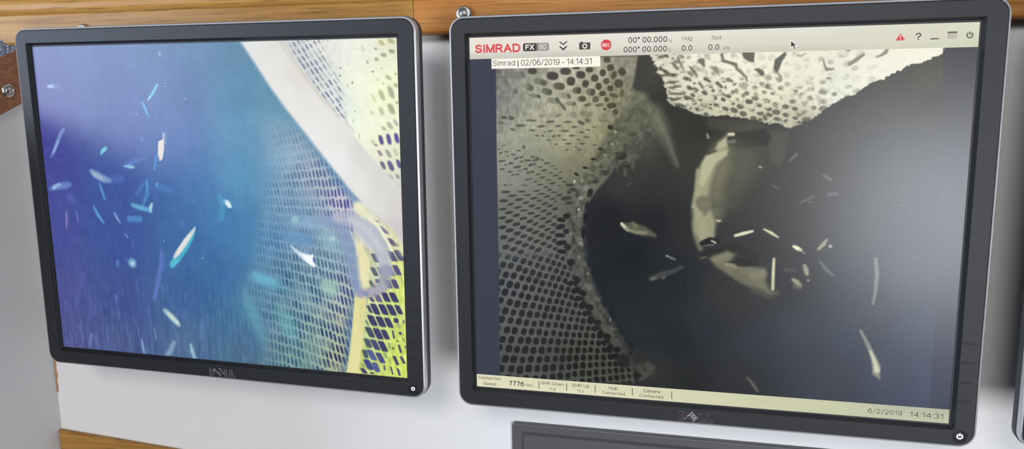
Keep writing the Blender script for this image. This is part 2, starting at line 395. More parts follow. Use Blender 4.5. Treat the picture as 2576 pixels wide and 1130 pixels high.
def picture_blue(c, D):
    c.img[:] = c.field(D['f_blue'], 14.0)
    n = c.noise(2.2, 26, 5); n2 = c.noise(7, 9, 6); nf = c.noise(.8, .8, 8); n4 = c.noise(1.1, 9, 61)
    low = np.clip((c.y-190)/110, 0, 1)
    c.img += ((n-.5)*(2+15*low)+(n2-.5)*7+(nf-.5)*8+(c.noise(.55, .55, 9)-.5)*7+(n4-.5)*17*np.clip((c.y-225)/80, 0, 1))[..., None]
    # fine fishing net
    mesh = c.field(D['f_mesh'], 12.0).copy(); hole = c.field(D['f_hole'], 12.0).copy()
    vis = c.field(D['f_vis'], 12.0)[..., 0].copy()/255
    m = c.region(D['net_fine'], 9.0)
    patch = .42+.58*np.clip((c.noise(9, 12, 21)-.2)*2.2, 0, 1)
    k = c.holes(D['lat_fine'], .31, .39, soft=.2, p=3, brick=False, jit=.16)
    tw = c.noise(1.4, 3.0, 77)
    net = mesh + (tw-.5)[..., None]*16
    net = net + (k*patch*np.clip(vis*1.15, 0, 1))[..., None]*(hole-net)
    c.img += (m*np.clip(vis*1.6, 0, 1))[..., None]*(net-c.img)
    for p in D['net_blobs']: c.ell(*p)
    # net behind the rope at the top right
    m2 = c.region(D['net_white'], .8)
    pale = c.field(D['f_pale'], 10.0).copy()+(c.noise(3, 3, 31)-.5)[..., None]*8
    k2 = c.holes(D['lat_slit'], .24, .42, soft=.24, p=2.4, brick=False, jit=.2)*c.region(D['slit_zone'], 4.0)
    pale += (k2*.85*np.clip((c.noise(6, 6, 33)-.1)*2, .3, 1))[..., None]*(np.array((124, 122, 150))-pale)
    c.img += m2[..., None]*(pale-c.img)
    for (ce, a, b, col, al) in D['halo_holes']:
        c.ell(ce, (a[0]*1.45, a[1]*1.45), (b[0]*1.3, b[1]*1.3), (238, 240, 178), al*.75, .3, 2.6)
    for (ce, a, b, col, al) in D['halo_holes']: c.ell(ce, a, b, col, al, .28, 2.8)
    # coarse yellow net
    m3 = c.region(D['net_yellow'], .8)
    yel = c.field(D['f_yel'], 10.0).copy()+(c.noise(2.2, 4, 41)-.5)[..., None]*34*np.array((1, 1, 1.3))
    c.img += m3[..., None]*(yel-c.img)
    for (ce, a, b, col, al) in D['yel_holes']: c.ell(ce, a, b, col, al, .16, 5.0)
    for q in D['post']: c.poly(*q)
    for q in D['hoop']: c.stroke(*q)
    # pale rope
    rope = c.field(D['f_rope'], 8.0).copy()
    c.poly(D['rope'], rope, 1.0, 2.4)
    for q in D['rope_edge']: c.stroke(*q)
    for q in D['fish_blue']:
        if q[0] == 'p': c.poly(*q[1:])
        else: c.stroke(*q[1:])

def picture_grey(c, D):
    c.img[:] = c.field(D['f_grey'], 9.0)  # dark middle and bluish side partly hold room reflections as colour
    nf = c.noise(.7, .7, 8)
    # net on the left
    lit = c.field(D['f_lit'], 8.0).copy(); drk = c.field(D['f_drk'], 10.0).copy()
    m = c.region(D['net_left'], 1.6)
    tex = (c.noise(2.4, 3.2, 11)-.5)*30*np.clip((115-c.y)/50, .25, 1) + (c.noise(1.0, 3.5, 12)-.5)*22*np.clip((110-c.y)/40, 0, 1)
    net = lit+tex[..., None]
    z1 = c.region(D['zone_low'], 5.0); k1 = c.holes(D['lat_low'], .36, .39, soft=.18, p=2.4, jit=.13, shear=-.32)
    net += (k1*z1)[..., None]*(drk-net)
    c.img += m[..., None]*(net-c.img)
    for q in D['net_holes']: c.ell(*q)
    bz = c.region(D['border'], 3.2)
    bcol = c.field(D['f_border'], 8.0)+((c.noise(3.2, 3.6, 14)-.5)*44+(c.noise(1.6, 1.6, 15)-.5)*22)[..., None]
    c.img += (bz*.96)[..., None]*(bcol-c.img)
    for q in D['border_bits']: c.ell(*q)
    for q in D['haze']: c.stroke(*q)
    # lit net at the top
    m2 = c.region(D['net_top'], 1.8)
    wob = c.noise(1.9, 1.5, 19)
    white = c.field(D['f_top'], 8.0).copy()
    z3 = c.field(D['f_topmesh'], 7.0)[..., 0].copy()/255
    k3 = c.holes(D['lat_top'], .33, .33, soft=.35, p=2.0, jit=.38, seed=9)
    grime = np.clip(k3*z3*1.5*np.clip((c.noise(4.5, 3.2, 23)-.22)*2.2, 0, 1), 0, 1)+np.clip((c.noise(2.0, 1.5, 29)-.66)*2.0, 0, .5)*z3
    grime = np.clip(grime, 0, 1)
    white += grime[..., None]*(np.array((105, 104, 90))-white)
    c.img += np.clip((m2-.5+(wob-.5)*.9*(4*m2*(1-m2)))*2.2+.5, 0, 1)[..., None]*(m2 > .02)[..., None]*(white-c.img)
    for q in D['top_holes']:
        if q[0] == 'p': c.poly(*q[1:])
        elif q[0] == 'e': c.ell(*q[1:])
        else: c.stroke(*q[1:])
    # the ring and the fish
    for q in D['ring']:
        if q[0] == 'p': c.poly(*q[1:])
        else: c.stroke(*q[1:])
    for q in D['fish_grey']: c.stroke(*q)
    c.img += ((nf-.5)*4+(c.noise(.5, .5, 9)-.5)*5)[..., None]
    # dark margins left and right of the video, reflected window tint in their colour
    for q in D['margins']: c.poly(*q)

PICTURE_BLUE = {'f_blue':[(1.85,2.61,60,75,141),(54.5,5.47,63,91,147),(142.73,1.76,74,108,155),(193.04,0.34,81,122,159),(225.42,1.73,87,130,157),(11.21,38.58,53,62,139),(72.76,42.77,58,82,145),(160.12,43.31,72,105,156),(222.31,43.69,79,130,164),(254.4,43.89,94,143,167),(0.15,69.2,67,64,148),(12.87,80.73,62,67,146),
(68.52,80.37,62,81,150),(108.92,80.1,69,93,159),(156.82,79.79,78,110,170),(219.67,79.38,90,144,183),(256.08,79.14,117,157,181),(6.89,127.71,70,76,150),(86.2,125.96,59,84,154),(140.07,121.0,63,103,165),(174.33,124.02,69,117,172),(216.44,123.09,86,146,184),(249.24,122.36,92,143,175),(4.08,187.86,71,79,149),
(79.91,184.68,58,81,149),(160.79,181.29,62,106,161),(196.52,164.64,68,122,171),(229.05,178.42,76,130,174),(6.64,245.18,75,81,143),(73.87,241.08,63,81,141),(156.03,236.08,61,98,151),(192.32,218.33,62,109,160),(216.28,240.14,78,130,162),(7.81,295.43,80,86,140),(68.55,290.72,75,91,140),(151.84,284.25,78,105,143),
(188.62,265.52,70,110,151),(199.57,292.48,82,117,144),(220.65,298.69,76,104,132)],'f_mesh':[(232.94,122.72,108,147,188),(260.06,79.12,135,163,189),(282.73,96.64,157,176,193),(297.23,117.74,173,184,197),(327.19,138.38,206,200,207),(264.24,140.18,129,163,189),(245.6,177.73,108,151,188),(278.14,176.36,135,161,189),
(301.1,193.77,148,175,186),(251.41,215.05,108,147,175),(287.71,220.53,140,174,181),(315.3,226.37,179,189,183),(232.16,254.6,103,142,170),(257.3,252.86,117,156,167),(289.5,262.07,153,179,169),(322.16,248.37,188,193,166),(238.27,289.31,112,142,149),(267.42,290.82,126,160,155),(312.4,287.08,179,188,144)],'f_hole':[(232.94,122.72,77,122,162),
(260.06,79.12,97,131,157),(282.73,96.64,97,127,155),(297.23,117.74,94,114,146),(327.19,138.38,84,80,152),(264.24,140.18,74,113,147),(245.6,177.73,51,96,136),(278.14,176.36,77,113,146),(301.1,193.77,81,113,138),(251.41,215.05,42,87,119),(287.71,220.53,64,100,128),(315.3,226.37,76,88,136),(232.16,254.6,46,87,127),
(257.3,252.86,48,91,119),(289.5,262.07,50,74,110),(322.16,248.37,62,70,119),(238.27,289.31,50,87,111),(267.42,290.82,55,95,120),(312.4,287.08,49,57,97)],'f_vis':[(216.44,123.09,20,20,20),(231.65,141.12,90,90,90),(260.29,75.57,110,110,110),(235.97,79.28,10,10,10),(282.73,96.64,170,170,170),(305.03,117.58,230,230,230),
(327.19,138.38,255,255,255),(264.24,140.18,180,180,180),(233.2,178.25,130,130,130),(278.99,161.63,120,120,120),(301.29,190.07,200,200,200),(219.6,193.94,80,80,80),(217.39,224.62,80,80,80),(233.22,239.06,130,130,130),(267.4,221.71,255,255,255),(315.65,218.9,230,230,230),(206.57,256.38,40,40,40),(222.59,270.9,60,60,60),
(248.23,265.1,180,180,180),(281.34,262.67,240,240,240),(313.32,267.91,255,255,255),(212.3,295.41,30,30,30),(238.01,293.27,150,150,150),(263.26,291.17,230,230,230)],'net_fine':[(256.76,68.51),(276.11,75.49),(298.18,99.97),(319.98,127.9),(336.3,148.8),(334.9,181.22),(333.31,217.88),(322.16,248.37),(314.53,310.02),
(219.81,310.71),(231.1,270.26),(212.01,240.42),(227.99,193.54),(237.31,148.33),(238.28,104.44)],'lat_fine':{'o':(283.16,169.51),'s':112.569,'a':[0.0,32.2476,-4.0378,-1.1301,0.837,1.8178,3.1548,0.0186,-5.5104,-1.0675],'b':[0.0,-1.0282,12.6872,-0.0234,-4.1423,-0.8141,-0.6923,-1.4687,2.1216,0.254]},'net_blobs':[((236.74,217.77),
(15.5,3.68),(-2.04,5.46),(112,185,205),0.55,0.7),((246.73,223.68),(12.22,2.32),(-1.86,3.16),(100,165,190),0.4,0.7),((271.92,159.32),(4.02,-0.14),(-0.22,3.68),(160,205,208),0.7,0.6),((274.12,176.53),(17.74,4.4),(-3.54,5.33),(105,150,190),0.75,0.6),((290.95,161.19),(17.82,-2.1),(1.31,5.06),(145,180,208),0.75,0.6),
((306.69,176.99),(10.81,3.18),(-2.1,10.35),(150,190,200),0.6,0.6),((303.65,221.47),(8.67,0.98),(-1.98,7.6),(165,205,190),0.75,0.6),((308.35,175.1),(3.53,-0.15),(-0.11,2.19),(190,215,220),0.6,0.6),((225.76,286.39),(5.17,11.43),(-9.67,3.95),(80,125,165),0.35,0.7),((223.68,255.19),(7.74,22.88),(-6.08,1.98),
(105,175,185),0.45,0.7),((258.9,260.46),(6.54,14.98),(-6.76,2.03),(115,180,182),0.55,0.7),((264.58,102.24),(16.07,-3.8),(1.73,10.74),(140,188,210),0.35,0.7)],'net_white':[(265.15,-0.84),(273.02,-2.37),(377.28,-1.6),(377.23,129.97),(372.84,128.34),(347.7,102.74),(329.83,80.39),(319.19,64.89),(300.98,47.62),
(284.85,26.17)],'f_pale':[(276.57,2.81,205,208,205),(294.43,26.98,205,212,210),(310.9,3.54,228,230,222),(319.86,51.14,215,225,222),(340.56,7.49,240,240,226),(373.47,4.86,228,230,205),(339.1,41.03,246,248,226),(361.12,44.56,246,250,214),(376.04,34.64,243,246,214),(330.23,71.76,238,246,232),(348.69,78.54,246,250,222),
(374.67,74.97,240,244,216),(359.18,95.65,236,234,214),(373.73,102.33,228,230,212),(373.08,121.37,212,210,206)],'slit_zone':[(267.27,-3.52),(305.56,-2.62),(316.66,23.87),(324.64,46.03),(325.85,68.32),(327.04,75.22),(311.92,57.99),(297.52,40.72),(283.18,21.7)],'lat_slit':{'o':(300.83,26.2),'s':207.465,'a':[0.0,41.9591,-28.6826,-2.9296,-3.4156,-4.6278],'b':[0.0,9.5902,26.8098,-1.0901,-2.3657,-3.1877]},'halo_holes':[((359.0,86.05),
(2.06,0.21),(0.84,4.08),(98,96,150),1),((366.3,85.48),(2.05,0.21),(0.82,4.58),(98,96,150),1),((373.58,84.4),(2.04,0.21),(0.78,4.31),(98,94,158),1),((357.59,97.6),(1.93,0.19),(1.15,2.55),(130,132,150),0.8),((365.44,97.87),(2.19,0.22),(1.49,3.31),(150,155,158),0.8),((372.35,96.5),(1.91,0.19),(1.21,3.05),
(185,190,175),0.7),((359.95,108.24),(2.2,0.21),(1.22,3.59),(112,112,142),0.95),((367.26,108.5),(2.47,0.23),(1.48,4.35),(104,102,150),1),((374.73,106.7),(1.91,0.18),(1.1,3.83),(100,98,150),1),((367.18,118.43),(1.92,0.18),(1.15,2.56),(165,168,165),0.8),((373.4,117.65),(1.64,0.15),(0.81,2.05),(140,142,158),0.8),
((374.08,126.03),(1.37,0.12),(-0.04,1.3),(165,165,170),0.8),((361.27,47.87),(2.17,0.25),(1.46,4.27),(178,184,150),0.85),((369.79,45.42),(2.43,0.28),(1.45,5.0),(170,174,158),0.9),((369.56,59.43),(2.7,0.3),(1.47,4.27),(165,172,150),0.9),((360.35,61.44),(2.04,0.23),(0.94,3.28),(186,192,165),0.8),((361.84,76.23),
(1.91,0.2),(0.7,1.77),(160,165,140),0.7),((367.69,73.67),(2.45,0.26),(1.37,3.03),(170,175,165),0.75),((373.22,71.12),(1.89,0.2),(1.1,2.77),(176,176,186),0.75),((353.51,50.35),(1.37,0.16),(1.3,3.27),(214,220,184),0.7),((351.37,62.7),(1.23,0.14),(0.58,2.03),(200,205,175),0.7),((364.17,14.03),(2.68,0.34),
(0.12,1.72),(160,160,148),0.8),((371.68,11.1),(2.67,0.34),(0.13,1.72),(158,158,140),0.85),((357.54,17.49),(1.89,0.24),(0.11,1.61),(165,165,152),0.8),((349.0,19.71),(1.09,0.14),(0.02,1.49),(170,170,160),0.8),((371.32,2.54),(3.2,0.42),(0.89,2.22),(178,180,150),0.9),((362.53,3.93),(2.41,0.32),(0.89,2.22),
(178,182,135),0.8),((356.94,8.73),(1.35,0.17),(0.26,1.11),(160,160,152),0.8),((367.8,32.97),(2.42,0.29),(0.79,1.99),(180,184,150),0.75),((353.59,27.84),(1.22,0.15),(-0.03,0.75),(140,142,130),0.8),((374.32,39.48),(1.88,0.22),(0.41,1.74),(165,165,140),0.7),((374.89,54.18),(1.21,0.14),(-0.04,1.12),(150,150,140),0.7),
((351.72,88.43),(1.93,0.2),(0.87,2.55),(190,192,170),0.6),((354.4,90.71),(1.24,0.12),(-0.05,1.15),(140,140,150),0.8),((361.72,25.22),(1.08,0.13),(-0.03,0.74),(185,186,165),0.6),((374.65,29.96),(1.34,0.16),(-0.04,1.23),(180,182,160),0.6),((357.96,34.74),(1.08,0.13),(0.23,1.0),(190,190,165),0.6),((362.6,37.89),
(0.95,0.11),(0.21,0.87),(180,180,160),0.6),((323.52,24.33),(1.11,0.14),(-0.03,0.63),(120,122,120),0.8),((322.93,30.73),(0.97,0.12),(-0.05,1.13),(140,142,140),0.8),((334.2,37.02),(0.83,0.1),(-0.06,1.26),(150,152,140),0.8),((329.5,39.5),(1.39,0.16),(0.11,1.77),(205,212,205),0.8),((335.46,61.7),(0.83,0.09),
(-0.03,0.64),(150,150,140),0.8),((333.7,69.99),(0.7,0.07),(0.02,2.05),(190,195,185),0.7),((345.37,8.5),(0.82,0.1),(1.13,2.49),(195,195,180),0.7),((312.81,0.75),(0.69,0.09),(-0.03,0.62),(140,140,150),0.8),((338.73,82.77),(0.7,0.07),(0.15,2.31),(200,200,190),0.8)],'net_yellow':[(331.98,142.51),(346.2,139.61),
(383.59,138.51),(379.17,304.09),(323.56,305.34),(330.72,277.95),(337.28,243.59),(342.1,221.04),(336.51,206.66),(332.03,184.98),(329.05,165.2)],'f_yel':[(344.96,169.96,205,205,200),(371.34,172.45,222,222,175),(374.13,201.01,220,225,140),(351.18,205.87,200,205,175),(342.42,232.11,215,225,165),(369.1,237.75,205,220,130),
(341.2,262.03,190,205,140),(368.22,263.73,205,222,110),(340.12,288.57,195,212,120),(369.25,289.87,210,226,105),(375.3,222.71,222,235,120)],'yel_holes':[((344.58,229.6),(2.04,0.07),(1.33,2.17),(92,90,118),1.0),((350.93,228.08),(2.97,0.1),(1.43,3.66),(110,106,140),1.0),((358.18,226.5),(3.11,0.11),(1.99,4.37),
(66,68,104),1.0),((365.96,226.39),(3.25,0.11),(2.05,4.5),(66,68,104),1.0),((342.0,238.83),(1.74,0.05),(1.75,3.52),(78,88,100),1.0),((347.54,238.46),(3.14,0.09),(2.27,4.99),(66,68,104),1.0),((355.56,238.3),(3.28,0.1),(2.2,4.83),(66,68,104),1.0),((363.37,238.31),(3.26,0.1),(2.26,4.96),(66,68,104),1.0),
((370.23,237.48),(2.63,0.08),(1.92,4.22),(66,68,104),1.0),((338.94,251.56),(1.11,0.03),(1.25,2.5),(120,130,120),1.0),((344.34,249.28),(3.32,0.09),(2.21,4.86),(66,68,104),1.0),((352.61,249.84),(3.45,0.09),(2.2,4.85),(66,68,104),1.0),((360.28,250.28),(2.97,0.08),(2.07,4.54),(66,68,104),1.0),((367.4,247.66),
(2.33,0.06),(0.39,2.23),(66,68,104),1.0),((341.51,260.53),(3.17,0.07),(2.43,4.87),(72,86,100),1.0),((349.56,261.46),(3.31,0.07),(2.28,5.02),(66,68,104),1.0),((356.49,261.7),(2.83,0.06),(2.01,4.42),(66,68,104),1.0),((339.09,271.07),(2.87,0.05),(1.67,4.33),(84,98,110),1.0),((346.21,272.05),(3.01,0.05),
(2.36,4.73),(74,82,122),1.0),((353.7,272.99),(3.16,0.06),(2.22,4.88),(66,68,104),1.0),((336.09,281.56),(2.4,0.03),(1.09,3.93),(78,92,100),1.0),((342.39,282.13),(3.19,0.05),(2.44,4.89),(86,100,150),1.0),((350.9,284.2),(3.01,0.04),(2.43,4.88),(76,86,130),1.0),((338.88,291.55),(3.36,0.04),(2.44,4.91),(70,78,130),1.0),
((346.16,293.49),(2.87,0.03),(1.74,4.5),(88,98,145),1.0),((333.37,292.8),(1.29,0.01),(1.11,2.24),(150,160,110),1.0),((333.95,298.05),(2.41,0.02),(1.81,2.49),(72,70,110),1.0),((364.35,261.11),(0.94,0.02),(0.65,3.75),(70,72,110),1.0),((371.04,259.47),(1.4,0.03),(0.42,1.48),(84,84,120),1.0),((370.17,273.97),
(1.09,0.02),(1.09,3.88),(70,72,105),1.0),((365.86,285.4),(1.73,0.02),(1.67,4.31),(74,72,108),1.0),((372.55,284.46),(1.56,0.02),(1.69,3.38),(80,78,112),1.0),((368.24,296.11),(1.26,0.01),(0.97,3.46),(78,76,118),1.0),((361.57,295.39),(0.95,0.01),(1.05,3.77),(84,96,110),1.0),((354.52,293.3),(1.11,0.01),(0.17,2.61),
(100,110,110),1.0),((369.72,252.4),(1.55,0.04),(0.62,2.22),(150,155,120),0.7),((363.5,274.12),(1.1,0.02),(-0.04,1.07),(96,104,70),1.0),((360.44,272.07),(0.79,0.01),(0.52,3.01),(135,150,115),0.8),((356.15,281.61),(1.26,0.02),(0.47,2.73),(125,150,120),0.7),((374.52,248.29),(0.93,0.02),(-0.05,1.66),(110,125,120),1.0),
((359.91,286.67),(1.1,0.01),(0.87,2.23),(150,165,105),0.7),((368.06,266.9),(1.4,0.03),(0.21,0.74),(95,110,60),0.8),((373.58,264.96),(0.62,0.01),(0.98,2.5),(100,105,70),0.8),((375.3,272.03),(0.62,0.01),(-0.04,1.37),(84,84,140),1.0),((341.93,299.45),(1.92,0.02),(0.05,0.77),(80,78,120),1.0),((366.01,292.3),
(0.79,0.01),(0.42,1.5),(150,165,90),0.6),((349.51,191.21),(2.52,0.12),(2.0,3.99),(92,98,118),1.0),((348.04,203.81),(2.53,0.11),(2.01,4.01),(98,108,120),1.0),((354.27,202.63),(2.82,0.12),(1.35,3.47),(138,144,164),0.9),((345.18,215.44),(2.1,0.08),(2.2,3.59),(100,112,112),1.0),((350.92,212.19),(2.38,0.09),
(0.12,1.85),(110,112,138),1.0),((365.65,188.68),(3.22,0.15),(2.66,4.78),(92,94,118),1.0),((372.5,187.79),(3.21,0.15),(2.4,4.78),(92,94,122),1.0),((363.92,202.12),(2.8,0.12),(2.27,4.54),(130,135,158),1.0),((369.84,201.24),(2.79,0.12),(2.03,4.54),(92,90,124),1.0),((361.26,214.3),(2.96,0.11),(1.57,4.03),
(116,120,144),1.0),((367.56,213.94),(2.8,0.11),(1.63,4.16),(86,84,122),1.0),((366.1,176.09),(3.51,0.18),(3.83,3.59),(98,98,116),1.0),((358.27,165.28),(2.64,0.15),(3.55,3.33),(112,112,150),1.0),((352.67,157.86),(1.76,0.1),(0.27,0.96),(150,150,140),1.0),((358.2,177.13),(2.94,0.15),(2.94,4.06),(170,176,178),0.8),
((352.4,164.81),(2.94,0.16),(2.93,3.09),(185,190,195),0.6),((374.3,210.73),(0.88,0.04),(1.1,3.89),(170,178,120),0.7)],'post':[([(332.42,176.26),(336.18,178.27),(341.15,188.19),(344.31,195.3),(341.65,222.55),(333.09,223.06),(331.07,206.96),(329.93,188.72)],(232,226,178),1,1.5),([(328.36,224.09),(333.46,223.41),
(340.27,227.8),(337.12,247.34),(333.97,266.34),(330.78,285.55),(327.56,304.98),(315.61,304.12),(320.78,278.75),(324.2,255.75),(326.62,236.84)],(228,220,160),1,1.34),([(333.42,188.55),(338.06,188.33),(338.37,217.58),(334.32,221.51)],(238,226,182),0.8,2.26),([(329.56,259.13),(334.29,258.78),(328.78,295.27),
(322.39,295.82)],(232,222,168),0.7,2.32),([(331.05,270.34),(334.77,247.5),(336.19,232.5),(333.85,232.65)],(214,205,135),0.5,1.94)],'hoop':[([(291.11,158.27,6.1),(308.76,159.09,9.91),(321.05,170.94,12.96),(325.66,188.92,13.72),(327.78,210.82,11.43),(333.03,224.55,8.38)],(140,160,192),0.82,2.67),([(314.82,154.9,11.27),
(332.07,157.89,16.53),(346.87,169.89,17.28),(355.83,183.89,15.03),(359.73,201.77,11.27)],(182,188,204),0.82,3.01),([(326.37,156.3,5.23),(343.2,166.44,5.97),(354.0,182.17,5.97)],(205,208,216),0.6,2.24),([(359.73,201.77,10.44),(356.13,216.55,10.44),(344.72,223.1,9.69),(333.03,224.55,6.71)],(152,152,178),0.75,2.61),
([(342.8,222.85,3.79),(356.48,217.26,3.41)],(178,172,200),0.6,1.52),([(327.34,168.87,1.87),(330.42,177.79,2.25),(332.65,188.59,2.25)],(222,222,205),0.8,0.94),([(343.71,153.9,3.33),(353.62,162.46,3.33),(361.82,175.72,2.96),(365.31,183.45,2.59)],(238,238,208),0.95,1.11),([(334.54,145.29,9.63),(341.15,151.49,9.63),
(347.48,154.84,5.92)],(232,234,200),0.9,2.96)],'rope':[(227.18,-0.31),(241.65,-2.06),(266.02,-2.19),(274.78,6.86),(286.82,25.51),(301.13,44.87),(319.26,63.51),(329.31,75.21),(338.86,89.66),(351.43,103.37),(367.6,119.06),(376.58,127.2),(380.18,129.89),(378.36,186.43),(374.96,175.86),(366.01,163.77),(353.21,153.57),
(341.42,145.07),(327.54,130.55),(316.64,117.33),(302.06,99.92),(287.49,81.75),(269.2,59.7),(254.63,40.4),(242.0,21.45)],'f_rope':[(233.54,0.17,222,224,222),(257.12,2.4,222,220,214),(255.54,26.49,228,226,220),(282.68,30.27,222,219,210),(269.73,50.96,232,230,226),(296.76,54.51,230,227,220),(295.24,82.39,236,234,232),
(318.52,78.74,232,229,222),(317.33,103.21,238,237,236),(340.47,95.89,218,216,212),(335.32,127.52,232,231,228),(358.26,119.96,218,216,212),(353.56,144.69,224,222,219),(372.3,144.11,214,211,208),(371.58,165.33,206,202,204)],'rope_edge':[([(265.15,-0.84,2.92),(284.89,25.49,2.92),(301.05,46.25,2.92),(319.19,64.89,2.92)],
(190,188,172),0.4,2.19),([(349.42,153.7,2.95),(365.82,169.12,2.95),(374.61,186.6,2.95)],(225,225,195),0.5,1.84),([(325.42,61.44,1.8),(327.2,71.77,1.8),(333.69,78.64,1.44)],(170,172,165),0.35,1.08)],'fish_blue':[('s',[(126.81,50.43,0.8),(131.22,45.32,2.81),(137.17,37.34,2.41)],(112,192,226),0.92,0.9),
('s',[(125.84,51.53,0.8),(127.9,48.23,2.01)],(170,215,235),0.828,0.9),('s',[(119.19,52.61,1.21),(122.42,59.62,2.42),(125.54,67.75,0.81)],(92,178,226),0.92,0.91),('s',[(142.8,9.99,2.75),(142.54,8.19,2.36)],(165,185,230),0.644,1.23),('s',[(14.64,37.47,2.97),(19.26,37.89,2.97)],(176,202,238),0.828,1.33),
('s',[(19.45,36.37,4.23),(26.69,37.94,3.39)],(140,170,220),0.368,2.12),('s',[(8.7,106.05,1.31),(13.25,100.13,3.49),(22.84,83.75,3.92),(27.22,78.71,3.05)],(136,168,216),0.69,1.36),('s',[(12.05,102.1,2.17),(19.2,90.35,2.61)],(150,190,225),0.552,1.09),('s',[(67.85,102.49,1.69),(70.02,99.4,4.22),(73.96,96.67,3.38)],
(110,205,218),0.874,1.05),('s',[(71.93,98.61,1.68)],(150,230,225),0.736,1.05),('p',[(133.45,89.61),(139.32,87.32),(139.41,95.51),(136.68,106.02),(133.4,108.32),(131.86,101.59)],(226,216,210),1.0,0.61),('s',[(139.81,82.12,1.21),(138.9,91.79,1.41)],(236,226,222),0.92,0.91),('s',[(141.98,82.11,2.42),(141.14,91.02,2.42)],
(150,165,215),0.46,1.26),('s',[(54.91,119.28,4.7),(59.18,122.29,7.26),(68.79,126.73,7.26),(75.09,127.75,4.7)],(140,168,206),0.828,1.6),('s',[(57.37,121.94,3.42),(66.12,126.02,3.42)],(172,194,206),0.644,1.6),('s',[(76.09,126.96,5.93),(88.47,125.91,6.78)],(86,125,205),0.46,3.18),('s',[(92.94,113.56,1.25),
(99.2,113.83,4.18),(103.6,114.51,2.09)],(150,212,230),0.874,1.04),('s',[(101.35,110.37,3.32),(118.73,105.54,2.49)],(100,140,215),0.46,2.6),('s',[(95.76,112.37,5.0),(106.02,108.39,4.17)],(90,130,210),0.368,3.13),('s',[(127.0,115.6,2.46),(129.96,103.12,2.46)],(72,150,212),0.782,1.28),('s',[(114.87,86.8,2.05),
(115.6,88.29,2.05)],(110,165,225),0.552,1.28),('s',[(3.66,138.09,2.65),(11.64,135.51,6.18),(22.79,133.66,7.07),(27.15,132.77,5.3)],(112,146,208),0.69,1.66),('s',[(8.66,136.38,4.4),(14.8,133.06,2.64),(16.61,133.81,2.2)],(165,195,230),0.736,1.38),('s',[(62.87,130.36,1.28),(64.52,136.15,2.56),(67.12,145.83,2.13)],
(98,166,220),0.782,1.07),('s',[(109.6,152.32,1.26),(117.03,140.56,2.1),(117.02,127.19,2.1)],(82,160,218),0.736,1.31),('s',[(104.03,140.92,2.52),(114.6,129.15,3.35)],(80,150,210),0.46,2.1),('s',[(127.63,131.89,2.06),(128.8,128.82,1.65)],(120,195,230),0.736,1.03),('s',[(130.2,132.58,5.77),(143.04,136.06,4.12)],
(80,140,210),0.368,3.09),('s',[(53.69,154.07,1.73),(57.46,161.83,3.46),(63.09,169.53,2.16)],(98,168,220),0.828,1.35),('s',[(77.1,159.6,1.71),(79.35,164.22,2.57),(82.48,169.21,1.28)],(140,175,220),0.828,1.07),('s',[(98.93,151.11,3.8),(105.92,153.21,5.06),(116.48,155.19,3.8)],(106,186,220),0.782,1.58),
('s',[(118.52,157.06,2.09),(118.94,152.8,3.77),(120.62,149.29,2.09)],(176,226,228),0.874,1.05),('s',[(111.98,146.47,1.25),(118.09,129.83,1.25)],(90,160,215),0.644,1.05),('s',[(93.88,164.88,5.95),(105.68,164.47,5.52)],(84,155,212),0.69,2.12),('s',[(20.42,160.69,1.76),(19.82,169.51,2.21),(18.45,176.78,1.32)],
(172,146,208),0.69,0.99),('s',[(32.42,159.5,1.31),(33.27,168.23,1.31)],(130,150,215),0.644,1.1),('s',[(26.04,145.82,7.88),(30.4,148.86,5.25)],(95,120,205),0.368,3.28),('s',[(87.7,180.41,1.71),(90.12,183.46,1.71)],(125,165,220),0.644,1.07),('s',[(93.71,184.1,1.28),(95.63,191.9,1.28)],(90,130,205),0.368,1.6),
('s',[(137.65,208.78,5.48),(144.09,201.41,7.17),(151.94,192.49,7.17),(160.79,181.29,5.48),(165.91,172.26,2.11)],(72,180,208),0.92,1.32),('s',[(141.56,199.97,3.77),(147.45,193.47,5.45),(155.33,183.83,5.45),(163.07,175.05,3.77),(166.51,170.32,1.26)],(214,214,216),0.92,1.05),('s',[(144.99,196.3,3.34),(152.42,187.04,3.34),
(160.19,178.24,2.51)],(234,228,222),0.828,1.31),('s',[(137.42,206.44,3.37),(140.35,203.55,3.79)],(84,196,206),0.828,1.32),('s',[(138.99,208.71,1.68),(145.69,203.29,1.68)],(110,205,225),0.644,1.05),('s',[(92.53,208.69,9.5)],(122,178,206),0.828,1.35),('s',[(92.49,209.09,3.89)],(170,212,222),0.736,1.62),
('s',[(93.53,207.85,1.29),(92.37,210.3,1.29)],(220,235,240),0.736,0.81),('s',[(75.57,207.95,3.05),(75.13,211.97,3.05)],(100,155,210),0.644,1.63),('s',[(85.9,206.24,2.16)],(100,150,205),0.552,1.35),('s',[(126.89,195.2,2.11),(124.56,210.23,3.8),(119.04,230.35,4.64),(114.15,243.44,3.38)],(112,130,206),0.69,2.11),
('s',[(128.65,200.2,2.53),(127.79,214.01,2.96)],(92,125,200),0.46,2.11),('s',[(125.76,254.73,5.17),(131.59,259.96,6.46),(136.96,265.22,6.03),(139.83,268.23,3.88)],(168,200,206),0.828,1.62),('s',[(129.09,257.72,3.01),(134.08,262.2,3.88),(138.69,265.9,3.44)],(208,226,212),0.828,1.35),('s',[(195.48,140.29,3.99),
(197.7,149.57,6.39),(195.12,160.92,5.59)],(80,175,205),0.46,2.99),('s',[(200.64,144.24,3.59),(204.2,147.12,5.58)],(150,212,228),0.736,1.74),('p',[(202.41,143.07),(204.07,143.4),(207.76,150.0),(204.33,150.86),(202.01,148.31),(200.47,146.49)],(222,238,244),0.95,0.8),('s',[(95.53,287.8,1.77),(96.18,295.16,2.66),
